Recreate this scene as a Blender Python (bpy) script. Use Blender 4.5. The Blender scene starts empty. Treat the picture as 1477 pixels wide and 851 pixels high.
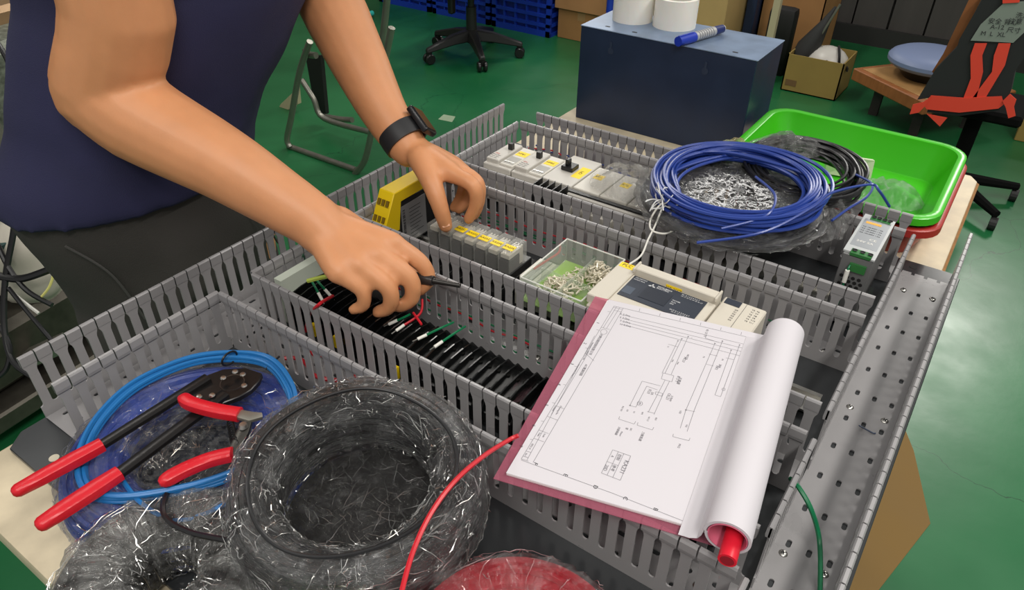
import bpy, bmesh, math, random
from mathutils import Vector, Matrix, noise
random.seed(7)
SC = bpy.context.scene
COL = SC.collection
PI = math.pi
W, H, FP = 1477, 851, 1060.05
CAM = Vector((.7005, -.2744, .5544))
FL = -.80                                        # floor level; the bench plate is z = 0

# ------------------------------------------------------------------ camera, world, lights, exposure
cd = bpy.data.cameras.new('camera'); cam = bpy.data.objects.new('camera', cd); COL.objects.link(cam)
cd.sensor_width = 36; cd.lens = FP / W * 36; cd.clip_start = .02; cd.clip_end = 60
rx, ry, rz = .9429, -.010, .6083
RM = (Matrix.Rotation(rz, 4, 'Z') @ Matrix.Rotation(ry, 4, 'Y') @ Matrix.Rotation(rx, 4, 'X'))
cam.matrix_world = Matrix.Translation(CAM) @ RM
SC.camera = cam
wd = bpy.data.worlds.new('room_light'); SC.world = wd; wd.use_nodes = True
bg = wd.node_tree.nodes['Background']; bg.inputs[0].default_value = (.95, .94, .91, 1); bg.inputs[1].default_value = .42
def area(name, loc, sx, sy, power, color=(1, .965, .905), rot=(0, 0, 0)):
    l = bpy.data.lights.new(name, 'AREA'); l.shape = 'RECTANGLE'; l.size = sx; l.size_y = sy
    l.energy = power; l.color = color
    o = bpy.data.objects.new(name, l); COL.objects.link(o); o.location = loc; o.rotation_euler = rot
area('ceiling_lamp_near', (1.5, -.9, 2.0), .25, 1.3, 36)
area('ceiling_lamp_side', (1.6, 1.5, 2.0), .25, 1.3, 36)
area('ceiling_lamp_left', (-1.6, .2, 2.0), .25, 1.3, 13)
area('ceiling_lamp_mid', (-1.3, 2.6, 2.0), .25, 1.3, 26)
area('ceiling_lamp_far', (.95, 6.0, 2.0), .5, 1.3, 100)
area('ceiling_lamp_right', (.2, -1.2, 2.0), 1.3, .15, 16)
area('ceiling_lamp_back', (-2.4, 5.2, 2.0), .25, 1.3, 30)
vs = SC.view_settings; vs.view_transform = 'Standard'; vs.look = 'None'; vs.gamma = 1; vs.exposure = -0.05
try: vs.use_curve_mapping = False
except Exception: pass

# ------------------------------------------------------------------ pixel -> world helpers
def ray(x, y): return (RM.to_3x3() @ Vector(((x - W / 2) / FP, -(y - H / 2) / FP, -1)))
def at(x, y, z):
    d = ray(x, y); return CAM + d * ((z - CAM.z) / d.z)
def atd(x, y, dist): return CAM + ray(x, y) * dist
def onp(x, y, p, n):
    d = ray(x, y); return CAM + d * ((p - CAM).dot(n) / d.dot(n))

# ------------------------------------------------------------------ materials
def lin(c): return tuple(((v / 255) / 12.92 if v <= 10 else (((v / 255) + .055) / 1.055) ** 2.4) for v in c)
MC = {}
def mat(name, rgb, rough=.5, metal=0, var=0, vs_=30, bump=0, bs=120, spec=.5, alpha=1, trans=0, sss=0, coat=0, emit=None, stretch=None):
    if name in MC: return MC[name]
    m = bpy.data.materials.new(name); m.use_nodes = True; nt = m.node_tree; b = nt.nodes['Principled BSDF']
    c = (*lin(rgb), 1); b.inputs['Base Color'].default_value = c
    b.inputs['Roughness'].default_value = rough; b.inputs['Metallic'].default_value = metal
    b.inputs['Specular IOR Level'].default_value = spec; b.inputs['Alpha'].default_value = alpha
    b.inputs['Transmission Weight'].default_value = trans; b.inputs['Coat Weight'].default_value = coat
    if sss: b.inputs['Subsurface Weight'].default_value = sss; b.inputs['Subsurface Radius'].default_value = (.012, .005, .003)
    if emit: b.inputs['Emission Color'].default_value = (*lin(rgb), 1); b.inputs['Emission Strength'].default_value = emit
    if var or bump:
        tc = nt.nodes.new('ShaderNodeTexCoord'); mp = nt.nodes.new('ShaderNodeMapping'); nt.links.new(tc.outputs['Object'], mp.inputs[0])
        if stretch: mp.inputs['Scale'].default_value = stretch
    if var:
        n = nt.nodes.new('ShaderNodeTexNoise'); n.inputs['Scale'].default_value = vs_; n.inputs['Detail'].default_value = 6
        nt.links.new(mp.outputs[0], n.inputs[0])
        r = nt.nodes.new('ShaderNodeMapRange'); r.inputs[1].default_value = .3; r.inputs[2].default_value = .7
        r.inputs[3].default_value = 1 - var; r.inputs[4].default_value = 1 + var; nt.links.new(n.outputs[0], r.inputs[0])
        h = nt.nodes.new('ShaderNodeVectorMath'); h.operation = 'SCALE'; h.inputs[0].default_value = c[:3]
        nt.links.new(r.outputs[0], h.inputs['Scale']); nt.links.new(h.outputs[0], b.inputs['Base Color'])
        r2 = nt.nodes.new('ShaderNodeMapRange'); r2.inputs[3].default_value = max(0, rough - .1); r2.inputs[4].default_value = min(1, rough + .1)
        nt.links.new(n.outputs[0], r2.inputs[0]); nt.links.new(r2.outputs[0], b.inputs['Roughness'])
    if bump:
        n = nt.nodes.new('ShaderNodeTexNoise'); n.inputs['Scale'].default_value = bs; n.inputs['Detail'].default_value = 4
        nt.links.new(mp.outputs[0], n.inputs[0])
        bp = nt.nodes.new('ShaderNodeBump'); bp.inputs['Strength'].default_value = bump; bp.inputs['Distance'].default_value = .002
        nt.links.new(n.outputs[0], bp.inputs['Height']); nt.links.new(bp.outputs[0], b.inputs['Normal'])
    MC[name] = m; return m
def film(name, tint=(235, 235, 235), scale=(30, 6, 6), dens=.35, bumpd=.004, lo=.47, hi=.62):
    """clear stretch film: mostly see-through, crinkled and glossy; milky where the film is bunched, thin white lines painted in as glints"""
    if name in MC: return MC[name]
    m = bpy.data.materials.new(name); m.use_nodes = True; nt = m.node_tree; nt.nodes.clear()
    N = nt.nodes.new; L = nt.links.new
    out = N('ShaderNodeOutputMaterial'); tr = N('ShaderNodeBsdfTransparent'); gl = N('ShaderNodeBsdfGlossy'); df = N('ShaderNodeBsdfDiffuse')
    gl.inputs['Roughness'].default_value = .17; gl.inputs['Color'].default_value = (.95, .95, .95, 1); df.inputs['Color'].default_value = (*lin(tint), 1)
    tc = N('ShaderNodeTexCoord'); mp = N('ShaderNodeMapping'); mp.inputs['Scale'].default_value = scale; L(tc.outputs['UV'], mp.inputs[0])
    n1 = N('ShaderNodeTexNoise'); n1.inputs['Scale'].default_value = 1; n1.inputs['Detail'].default_value = 6; n1.inputs['Roughness'].default_value = .6
    n1.inputs['Distortion'].default_value = 1.6; L(mp.outputs[0], n1.inputs[0])
    rg = N('ShaderNodeMath'); rg.operation = 'SUBTRACT'; rg.inputs[1].default_value = .5; L(n1.outputs[0], rg.inputs[0])
    ab = N('ShaderNodeMath'); ab.operation = 'ABSOLUTE'; L(rg.outputs[0], ab.inputs[0])          # ridges
    bp = N('ShaderNodeBump'); bp.inputs['Strength'].default_value = 1; bp.inputs['Distance'].default_value = bumpd; L(ab.outputs[0], bp.inputs['Height'])
    L(bp.outputs[0], gl.inputs['Normal']); L(bp.outputs[0], df.inputs['Normal'])
    lw = N('ShaderNodeFresnel'); lw.inputs[0].default_value = 1.7; L(bp.outputs[0], lw.inputs['Normal'])
    f1 = N('ShaderNodeMath'); f1.operation = 'MULTIPLY_ADD'; f1.inputs[1].default_value = .6; f1.inputs[2].default_value = .05; f1.use_clamp = True; L(lw.outputs[0], f1.inputs[0])
    m1 = N('ShaderNodeMixShader'); L(f1.outputs[0], m1.inputs[0]); L(tr.outputs[0], m1.inputs[1]); L(gl.outputs[0], m1.inputs[2])
    n2 = N('ShaderNodeTexNoise'); n2.inputs['Scale'].default_value = .45; n2.inputs['Detail'].default_value = 5; L(mp.outputs[0], n2.inputs[0])
    mr = N('ShaderNodeMapRange'); mr.inputs[1].default_value = lo; mr.inputs[2].default_value = hi; mr.inputs[3].default_value = 0; mr.inputs[4].default_value = dens
    L(n2.outputs[0], mr.inputs[0])
    rr = N('ShaderNodeMapRange'); rr.inputs[1].default_value = 0; rr.inputs[2].default_value = .018; rr.inputs[3].default_value = .75; rr.inputs[4].default_value = 0  # thin white ridge lines paint glints into the film colour
    L(ab.outputs[0], rr.inputs[0])
    mu = N('ShaderNodeMath'); mu.operation = 'MULTIPLY_ADD'; mu.inputs[1].default_value = .45; mu.inputs[2].default_value = .15; L(mr.outputs[0], mu.inputs[0])
    m3 = N('ShaderNodeMath'); m3.operation = 'MULTIPLY_ADD'; m3.use_clamp = True; L(mu.outputs[0], m3.inputs[0]); L(rr.outputs[0], m3.inputs[1]); hf = N('ShaderNodeMath'); hf.operation = 'MULTIPLY'; hf.inputs[1].default_value = .28; L(mr.outputs[0], hf.inputs[0]); L(hf.outputs[0], m3.inputs[2])
    m2 = N('ShaderNodeMixShader'); L(m3.outputs[0], m2.inputs[0]); L(m1.outputs[0], m2.inputs[1]); L(df.outputs[0], m2.inputs[2]); L(m2.outputs[0], out.inputs[0])
    MC[name] = m; return m
def clear(name, tint=(255, 255, 255), a=.22, rough=.08):
    if name in MC: return MC[name]
    m = bpy.data.materials.new(name); m.use_nodes = True; nt = m.node_tree; nt.nodes.clear(); N = nt.nodes.new; L = nt.links.new
    out = N('ShaderNodeOutputMaterial'); mix = N('ShaderNodeMixShader'); tr = N('ShaderNodeBsdfTransparent'); pb = N('ShaderNodeBsdfPrincipled')
    tr.inputs[0].default_value = (*[.5 + .5 * v for v in lin(tint)], 1)
    pb.inputs['Base Color'].default_value = (*lin(tint), 1); pb.inputs['Roughness'].default_value = rough
    lw = N('ShaderNodeLayerWeight'); lw.inputs[0].default_value = .35
    ma = N('ShaderNodeMath'); ma.operation = 'MULTIPLY_ADD'; ma.inputs[1].default_value = .30; ma.inputs[2].default_value = a; ma.use_clamp = True
    L(lw.outputs['Facing'], ma.inputs[0]); L(ma.outputs[0], mix.inputs[0]); L(tr.outputs[0], mix.inputs[1]); L(pb.outputs[0], mix.inputs[2]); L(mix.outputs[0], out.inputs[0])
    MC[name] = m; return m
DUCT = mat('duct_grey_pvc', (146, 144, 145), .30, var=.05, vs_=14)
BLACK = mat('black_plastic', (22, 22, 23), .32); BLACKM = mat('black_matt', (26, 25, 25), .6)
PLATEM = mat('plate_dark_paint', (52, 54, 56), .22, var=.08, vs_=9)
STEEL = mat('bright_steel', (190, 188, 182), .28, 1); GALV = mat('grey_steel_tube', (150, 148, 138), .35, .8, var=.06)
WHITEP = mat('white_abs', (212, 208, 198), .45); BEIGE = mat('beige_abs', (205, 198, 184), .45, var=.02)
YEL = mat('yellow_abs', (240, 205, 20), .4); YLAB = mat('yellow_label', (250, 216, 34), .5)
RED = mat('red_wire', (200, 30, 44), .35); REDT = mat('red_grip', (206, 26, 40), .32, bump=.15, bs=300)
GREEN = mat('green_wire', (10, 112, 70), .35); BLUEW = mat('blue_wire', (36, 62, 142), .3); LBLUE = mat('light_blue_wire', (30, 108, 172), .33)
BLKW = mat('black_wire', (26, 26, 28), .3); INK = mat('black_ink', (40, 40, 44), .7); INKW = mat('white_ink', (215, 215, 215), .6); WTUBE = mat('white_ferrule', (228, 226, 218), .45)
CARD = mat('cardboard', (165, 120, 72), .8, var=.07, vs_=8); CARD2 = mat('yellow_cardboard', (146, 122, 62), .8, var=.06, vs_=8)
NAVY = mat('navy_painted_steel', (25, 40, 66), .36, var=.12, vs_=16)

# ------------------------------------------------------------------ mesh helpers
def org(p):
    v = Vector((0, 0, 0))
    while p is not None: v = v + p.location; p = p.parent
    return v
class MB:
    def __init__(s): s.v = []; s.f = []; s.uv = None
    def add(s, vs, fs):
        n = len(s.v); s.v += [Vector(v) for v in vs]; s.f += [tuple(i + n for i in f) for f in fs]; return s
    def box(s, c, d, rz=0, R=None, taper=1):
        hx, hy, hz = d[0] / 2, d[1] / 2, d[2] / 2; M = R or Matrix.Rotation(rz, 3, 'Z'); c = Vector(c)
        vs = [c + M @ Vector((x * (taper if z > 0 else 1), y * (taper if z > 0 else 1), z)) for z in (-hz, hz) for x, y in ((-hx, -hy), (hx, -hy), (hx, hy), (-hx, hy))]
        return s.add(vs, [(3, 2, 1, 0), (4, 5, 6, 7), (0, 1, 5, 4), (1, 2, 6, 5), (2, 3, 7, 6), (3, 0, 4, 7)])
    def bb(s, x0, x1, y0, y1, z0, z1): return s.box(((x0 + x1) / 2, (y0 + y1) / 2, (z0 + z1) / 2), (x1 - x0, y1 - y0, z1 - z0))
    def tube(s, pts, r, n=8, closed=False, caps=True):
        pts = [Vector(p) for p in pts]; m = len(pts); rs = r if isinstance(r, (list, tuple)) else [r] * m
        u = None; rings = []
        for i, p in enumerate(pts):
            if closed: t = pts[(i + 1) % m] - pts[i - 1]
            else: t = pts[min(i + 1, m - 1)] - pts[max(i - 1, 0)]
            t = t.normalized() if t.length > 1e-9 else Vector((0, 0, 1))
            if u is None: u = t.orthogonal().normalized()
            u = (u - t * u.dot(t)); u = u.normalized() if u.length > 1e-6 else t.orthogonal().normalized()
            w = t.cross(u)
            rings.append([p + (u * math.cos(a) + w * math.sin(a)) * rs[i] for a in (2 * PI * k / n for k in range(n))])
        vs = [v for g in rings for v in g]; fs = []
        for i in range(m if closed else m - 1):
            j = (i + 1) % m
            for k in range(n): fs.append((i * n + k, i * n + (k + 1) % n, j * n + (k + 1) % n, j * n + k))
        if not closed and caps: fs += [tuple(range(n))[::-1], tuple((m - 1) * n + k for k in range(n))]
        return s.add(vs, fs)
    def cyl(s, a, b, r, r2=None, n=16): return s.tube([a, b], [r, r if r2 is None else r2], n)
    def prism(s, poly, z0, z1):
        n = len(poly); vs = [(x, y, z0) for x, y in poly] + [(x, y, z1) for x, y in poly]
        return s.add(vs, [tuple(range(n))[::-1], tuple(range(n, 2 * n))] + [(i, (i + 1) % n, n + (i + 1) % n, n + i) for i in range(n)])
    def slab(s, quad, th):                       # flat polygon with thickness along its own normal
        q = [Vector(p) for p in quad]; n = (q[1] - q[0]).cross(q[2] - q[1]).normalized() * th; k = len(q)
        return s.add(q + [p + n for p in q], [tuple(range(k))[::-1], tuple(range(k, 2 * k))] + [(i, (i + 1) % k, k + (i + 1) % k, k + i) for i in range(k)])
    def loft(s, rings, cap=True):
        n = len(rings[0]); vs = [v for g in rings for v in g]; fs = []
        for i in range(len(rings) - 1):
            for k in range(n): fs.append((i * n + k, i * n + (k + 1) % n, (i + 1) * n + (k + 1) % n, (i + 1) * n + k))
        if cap: fs += [tuple(range(n))[::-1], tuple((len(rings) - 1) * n + k for k in range(n))]
        return s.add(vs, fs)
    def lathe(s, prof, c, n=24, axis=None):
        c = Vector(c); vs = []; fs = []; m = len(prof)
        R = Vector((0, 0, 1)).rotation_difference(Vector(axis)).to_matrix() if axis is not None else Matrix.Identity(3)
        for k in range(n):
            a = 2 * PI * k / n
            for r, z in prof: vs.append(c + R @ Vector((r * math.cos(a), r * math.sin(a), z)))
        for k in range(n):
            j = (k + 1) % n
            for i in range(m - 1): fs.append((k * m + i, j * m + i, j * m + i + 1, k * m + i + 1))
        return s.add(vs, fs)
    def ball(s, c, r, n=12, sc=(1, 1, 1)):
        prof = [(max(1e-5, math.sin(PI * i / n)) , -math.cos(PI * i / n)) for i in range(n + 1)]
        k0 = len(s.v); s.lathe([(a * r, b * r) for a, b in prof], (0, 0, 0), n * 2)
        for i in range(k0, len(s.v)): v = s.v[i]; s.v[i] = Vector((v.x * sc[0], v.y * sc[1], v.z * sc[2])) + Vector(c)
        return s
    def build(s, name, m, parent=None, smooth=False, bevel=0, base=None, seg=1):
        o0 = org(parent) if parent is not None else (Vector(base) if base is not None else Vector((0, 0, 0)))
        me = bpy.data.meshes.new(name); me.from_pydata([v - o0 for v in s.v], [], s.f); me.materials.append(m)
        if s.uv:
            ul = me.uv_layers.new(name='UVMap')
            for lp in me.loops: ul.data[lp.index].uv = s.uv[lp.vertex_index]
        bm = bmesh.new(); bm.from_mesh(me)
        bmesh.ops.recalc_face_normals(bm, faces=bm.faces)
        if bevel:
            es = [e for e in bm.edges if len(e.link_faces) == 2 and e.calc_face_angle(0) > .6]
            bmesh.ops.bevel(bm, geom=es, offset=bevel, segments=seg, profile=.6, affect='EDGES')
        bm.to_mesh(me); bm.free()
        if smooth or bevel:
            me.polygons.foreach_set('use_smooth', [True] * len(me.polygons))
            try: me.set_sharp_from_angle(angle=math.radians(38 if smooth is True else 30))
            except Exception: pass
        o = bpy.data.objects.new(name, me); COL.objects.link(o)
        if parent is not None: o.parent = parent
        else: o.location = o0
        return o
def tag(o, label, cat, group=None, kind=None):
    if label: o['label'] = label
    if cat: o['category'] = cat
    if group: o['group'] = group
    if kind: o['kind'] = kind
    return o
def empty(name, loc, label, cat, group=None):
    o = bpy.data.objects.new(name, None); o.empty_display_size = .02; COL.objects.link(o); o.location = loc
    return tag(o, label, cat, group)
def copy_tree(o, parent=None):
    c = o.copy(); COL.objects.link(c); c.parent = parent
    for ch in list(o.children): copy_tree(ch, c)
    return c
def bez(pts, n=8):                               # Catmull-Rom through points
    P = [Vector(p) for p in pts]; out = []
    for i in range(len(P) - 1):
        a, b, c, d = P[max(i - 1, 0)], P[i], P[i + 1], P[min(i + 2, len(P) - 1)]
        for k in range(n):
            t = k / n; out.append(.5 * ((2 * b) + (c - a) * t + (2 * a - 5 * b + 4 * c - d) * t * t + (3 * b - a - 3 * c + d) * t ** 3))
    return out + [P[-1]]
def text(s, pos, size, right, up, m, parent, name='lettering', align='LEFT', sx=1.0):
    cu = bpy.data.curves.new(name, 'FONT'); cu.body = s; cu.size = size; cu.align_x = align; cu.align_y = 'CENTER'; cu.resolution_u = 2
    cu.extrude = .00006; cu.materials.append(m)
    t_ = bpy.data.objects.new(name + '_tmp', cu); COL.objects.link(t_); me = bpy.data.meshes.new_from_object(t_); bpy.data.objects.remove(t_); bpy.data.curves.remove(cu)
    me.name = name; o = bpy.data.objects.new(name, me); COL.objects.link(o)
    r = Vector(right).normalized(); n = r.cross(Vector(up)).normalized(); u = n.cross(r)
    M3 = Matrix((r * sx, u, n)).transposed(); o0 = org(parent)
    o.matrix_local = Matrix.Translation(Vector(pos) - o0) @ M3.to_4x4(); o.parent = parent
    return o
def remesh(mb, name, m, parent, voxel, smooth_it=6, base=None, fac=.5):
    o = mb.build(name + '_tmp', m, None)
    md = o.modifiers.new('r', 'REMESH'); md.mode = 'VOXEL'; md.voxel_size = voxel; md.use_smooth_shade = True
    sm = o.modifiers.new('s', 'SMOOTH'); sm.factor = fac; sm.iterations = smooth_it
    dg = bpy.context.evaluated_depsgraph_get(); dg.update()
    me = bpy.data.meshes.new_from_object(o.evaluated_get(dg)); bpy.data.objects.remove(o)
    o0 = org(parent) if parent is not None else (Vector(base) if base is not None else Vector((0, 0, 0)))
    me.transform(Matrix.Translation(-o0)); me.materials.clear(); me.materials.append(m)
    me.polygons.foreach_set('use_smooth', [True] * len(me.polygons))
    q = bpy.data.objects.new(name, me); COL.objects.link(q)
    if parent is not None: q.parent = parent
    else: q.location = o0
    return q
def chain(mb, pts, rs, n=14, sub=4):             # capsule chain, closed volume
    P = [Vector(p) for p in pts]
    Q = bez(P, sub); R = []
    for i in range(len(rs) - 1):
        for k in range(sub): t = k / sub; R.append(rs[i] * (1 - t) + rs[i + 1] * t)
    R.append(rs[-1]); mb.tube(Q, R, n); mb.ball(P[0], rs[0] * .99, 7); mb.ball(P[-1], rs[-1] * .99, 7)
    return mb
# ================================================================== SETTING
fm = bpy.data.materials.new('green_epoxy_floor'); fm.use_nodes = True; nt = fm.node_tree; b = nt.nodes['Principled BSDF']
N = nt.nodes.new; L = nt.links.new
tc = N('ShaderNodeTexCoord'); n1 = N('ShaderNodeTexNoise'); n1.inputs['Scale'].default_value = 1.3; n1.inputs['Detail'].default_value = 5; L(tc.outputs['Object'], n1.inputs[0])
cr = N('ShaderNodeValToRGB'); cr.color_ramp.elements[0].position = .35; cr.color_ramp.elements[1].position = .68
cr.color_ramp.elements[0].color = (*lin((18, 88, 48)), 1); cr.color_ramp.elements[1].color = (*lin((38, 112, 66)), 1); L(n1.outputs[0], cr.inputs[0])
n2 = N('ShaderNodeTexVoronoi'); n2.feature = 'DISTANCE_TO_EDGE'; n2.inputs['Scale'].default_value = .9; L(tc.outputs['Object'], n2.inputs[0])
n3 = N('ShaderNodeTexNoise'); n3.inputs['Scale'].default_value = 6; n3.inputs['Detail'].default_value = 8; L(tc.outputs['Object'], n3.inputs[0])
vm = N('ShaderNodeVectorMath'); vm.operation = 'MULTIPLY_ADD'; vm.inputs[1].default_value = (.12, .12, .12); L(n3.outputs['Color'], vm.inputs[0]); L(tc.outputs['Object'], vm.inputs[2]); L(vm.outputs[0], n2.inputs[0])
lt = N('ShaderNodeMath'); lt.operation = 'LESS_THAN'; lt.inputs[1].default_value = .0009; L(n2.outputs['Distance'], lt.inputs[0])
mx = N('ShaderNodeMix'); mx.data_type = 'RGBA'; L(lt.outputs[0], mx.inputs[0]); L(cr.outputs[0], mx.inputs[6]); mx.inputs[7].default_value = (*lin((16, 74, 42)), 1)
L(mx.outputs[2], b.inputs['Base Color'])
mr = N('ShaderNodeMapRange'); mr.inputs[3].default_value = .24; mr.inputs[4].default_value = .46; L(n3.outputs[0], mr.inputs[0]); L(mr.outputs[0], b.inputs['Roughness'])
bp = N('ShaderNodeBump'); bp.inputs['Strength'].default_value = .25; bp.inputs['Distance'].default_value = .004; L(n3.outputs[0], bp.inputs['Height']); L(bp.outputs[0], b.inputs['Normal'])
o = MB().bb(-5, 4.5, -2.5, 6, FL - .05, FL).build('floor', fm, base=(0, 2, FL)); o['kind'] = 'structure'
WB = 4.62
wm = mat('dark_grey_wall_sheet', (70, 67, 64), .75, var=.12, vs_=3, stretch=(6, 1, .4))
wb = MB()
for k in range(46): wb.bb(-5 + k * .2, -4.812 + k * .2, WB + .012 * (k % 2), WB + .06, FL, .8)
wb.bb(-5, 4.3, WB + .05, WB + .1, FL, .8)
o = wb.build('wall_back', wm, base=(0, WB, FL)); o['kind'] = 'structure'
o = MB().bb(-5, 4.3, WB - .03, WB + .0, FL, FL + .1).build('baseboard_back', mat('dark_base', (38, 38, 36), .7), base=(0, WB, FL)); o['kind'] = 'structure'
o = MB().bb(-4.0, -3.9, -2.5, WB, FL, 2.2).build('wall_left', mat('left_wall_paint', (120, 116, 106), .8, var=.05), base=(-4, 1, FL)); o['kind'] = 'structure'

# ================================================================== BENCH AND MOUNTING PLATE
bench = empty('workbench', (.35, .46, FL), 'cream topped workbench with worn chipped edges carrying the whole control panel', 'table')
tm = mat('worn_cream_laminate', (206, 192, 164), .5, var=.16, vs_=26, bump=.2, bs=60)
top = MB(); top.prism([(.02, -.185), (.04, -.20), (.68, -.20), (.708, -.18), (.712, .5), (.712, 1.08), (.70, 1.10), (.0, 1.06), (.0, -.16)], -.034, -.006)
top.build('tabletop', tm, bench, bevel=.003, seg=2)
MB().prism([(.018, -.188), (.70, -.203), (.715, -.18), (.716, 1.085), (.70, 1.104), (-.004, 1.064), (-.004, -.16)], -.031, -.012).build('wooden_edge', mat('raw_edge_wood', (140, 98, 52), .75, var=.2, vs_=60, bump=.4), bench)
for x, y in ((.07, -.12), (.65, -.12), (.07, .99), (.65, .99)):
    MB().bb(x - .02, x + .02, y - .02, y + .02, FL, -.034).build('leg', GALV, bench)
def disc(c, r, n=10): return [(c[0] + r * math.cos(2 * PI * k / n), c[1] + r * math.sin(2 * PI * k / n)) for k in range(n)]
plate = empty('mounting_plate', (.36, .3, 0), 'dark grey steel mounting plate lying flat on the workbench under the wiring ducts', 'panel')
MB().prism([(-.002, -.128), (.012, -.146), (.735, -.146), (.735, .735), (.722, .744), (.01, .744), (-.002, .73)], -.006, -.0002).build('steel_sheet', PLATEM, plate, bevel=.0008)
hm = mat('hole_liner', (205, 196, 175), .6)
for c in ((.06, -.127), (.678, .729)): MB().prism(disc(c, .0048, 14), -.0003, .0002).build('mounting_hole', hm if c[0] < .1 else BLACKM, plate)

# ================================================================== WIRING DUCTS
PT, HT, TH = .0157, .08, .0016
def wall(axis, s0, s1, b, nrm, half=True):
    """one slotted side wall along axis at cross position b, lip folded towards nrm"""
    mb = MB(); n = max(1, round((s1 - s0) / PT)); p = (s1 - s0) / n
    def T(s, t, z): return (s, b + t * nrm, z) if axis == 'x' else (b + t * nrm, s, z)
    def ext(poly, t0, t1):
        k = len(poly); mb.add([T(s, t0, z) for s, z in poly] + [T(s, t1, z) for s, z in poly],
            [tuple(range(k))[::-1], tuple(range(k, 2 * k))] + [(i, (i + 1) % k, k + (i + 1) % k, k + i) for i in range(k)])
    ext([(s0, 0), (s1, 0), (s1, .0152), (s0, .0152)], -TH, 0)
    hw = p * .29; ht = p / 2 - .0007; r = p / 2 - hw
    for i in range(n):
        c = s0 + p * (i + .5)
        side = [(p / 2, .0152)] + [(p / 2 - r * math.sin(a), .0152 + r - r * math.cos(a)) for a in (.55, 1.05, PI / 2)] + [(hw, .060), (hw + .0007, .0632), (ht - .0004, .0665), (ht, .068), (ht, .0795)]
        ext([(c + u, z) for u, z in side] + [(c - u, z) for u, z in reversed(side)], -TH, 0)
        a, bq = c - ht, c + ht                    # lip bead
        prof = [(-TH - .0006, .0685), (.0018, .0675), (.0024, .071), (.0022, .0785), (.0010, .0803), (-TH, .0805), (-TH - .0012, .079)]
        k = len(prof); mb.add([T(a, t, z) for t, z in prof] + [T(bq, t, z) for t, z in prof],
            [tuple(range(k)), tuple(range(k, 2 * k))[::-1]] + [(i2, (i2 + 1) % k, k + (i2 + 1) % k, k + i2) for i2 in range(k)])
    return mb
def holed(x0, x1, y0, y1, nx, ny, hx, hy, z=.0016):
    mb = MB(); cx, cy = (x1 - x0) / nx, (y1 - y0) / ny; K = 12
    ang = [2 * PI * k / K for k in range(K)]
    for i in range(nx):
        for j in range(ny):
            a, c = x0 + cx * (i + .5), y0 + cy * (j + .5); inner = []
            outer = [(a + cx / 2 * u, c + cy / 2 * v) for u, v in ((1, 1), (.33, 1), (-.33, 1), (-1, 1), (-1, .33), (-1, -.33), (-1, -1), (-.33, -1), (.33, -1), (1, -1), (1, -.33), (1, .33))]
            for t in ang:
                t += PI / 4; ca, sa = math.cos(t), math.sin(t)
                r = min(hx, hy); inner.append((a + r * ca + (math.copysign(hx - r, ca) if hx > r else 0), c + r * sa + (math.copysign(hy - r, sa) if hy > r and abs(sa) > 1e-6 else 0)))
            vs = [(u, v, z) for u, v in outer] + [(u, v, z) for u, v in inner] + [(u, v, .0001) for u, v in inner]
            mb.add(vs, [(k, (k + 1) % K, K + (k + 1) % K, K + k) for k in range(K)] + [(K + k, K + (k + 1) % K, 2 * K + (k + 1) % K, 2 * K + k) for k in range(K)])
    return mb
def screw(c, parent, name='screw'):
    o = MB().lathe([(0, .0016), (.0022, .0014), (.0038, .0004), (.0040, 0)], c, 14).build(name, STEEL, parent, smooth=True)
    x, y, z = c; MB().box((x, y, z + .0016), (.0046, .0008, .0005), .5).box((x, y, z + .0016), (.0008, .0046, .0005), .5).build('cross_slot', BLACKM, o)
XL, XI, XR0, XR1 = 0.0, .0635, .6664, .7255
XS, XE = .066, .660
Wy = [.0822, .1275, .2473, .2921, .4526, .4957, .669, .7161]
DG = 'grey slotted wiring ducts on the mounting plate'
def xduct(y0, y1, x0, x1, xb, lab):
    e = empty('wiring_duct', ((x0 + x1) / 2, (y0 + y1) / 2, 0), lab, 'cable duct', DG)
    wall('x', x0, x1, y0, -1).build('side_wall', DUCT, e); wall('x', xb, x1, y1, 1).build('side_wall', DUCT, e)
    holed(x0, x1, y0 + .0016, y1 - .0016, round((x1 - x0) / .03), 2, .006, .0028).build('slotted_base', DUCT, e)
    for x in (x0 + .02, (x0 + x1) / 2, x1 - .03): screw((x, (y0 + y1) / 2 + .001, .0016), e)
    return e
xduct(Wy[0], Wy[1], XS, XE, XS, 'grey slotted duct nearest the camera, behind the big black reel and under the drawing')
xduct(Wy[2], Wy[3], XS, XE, XS, 'grey slotted duct between black terminal strip and relay row, under the right hand')
xduct(Wy[4], Wy[5], XS, XE, XS, 'grey slotted duct between the controller with drawing and the row of white breakers')
xduct(Wy[6], Wy[7], .0655, .657, .067, 'grey slotted duct farthest back, in front of the navy steel box')
dl = empty('wiring_duct', (.03, .3, 0), 'long grey slotted duct along the left edge of the plate, against the person', 'cable duct', DG)
wall('y', -.103, .715, XL, -1).build('side_wall', DUCT, dl)
for a, c in ((-.103, .0822), (.1275, .2473), (.2921, .4526), (.4957, .665)): wall('y', a, c, XI, 1).build('side_wall', DUCT, dl)
holed(.0016, XI - .0016, -.103, .715, 3, 24, .0022, .005).build('slotted_base', DUCT, dl)
dr = empty('wiring_duct', (.696, .3, 0), 'wide empty grey slotted duct along the right edge with rows of oblong holes', 'cable duct', DG)
YR = -.20
wall('y', YR, .7104, XR1, 1).build('side_wall', DUCT, dr)
for a, c in ((.2850, .665), (.1300, .2440), (YR, .0790)): wall('y', a, c, XR0, -1).build('side_wall', DUCT, dr)
YT = .7104 - .0016; ny = 20; cell = .0445
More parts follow.
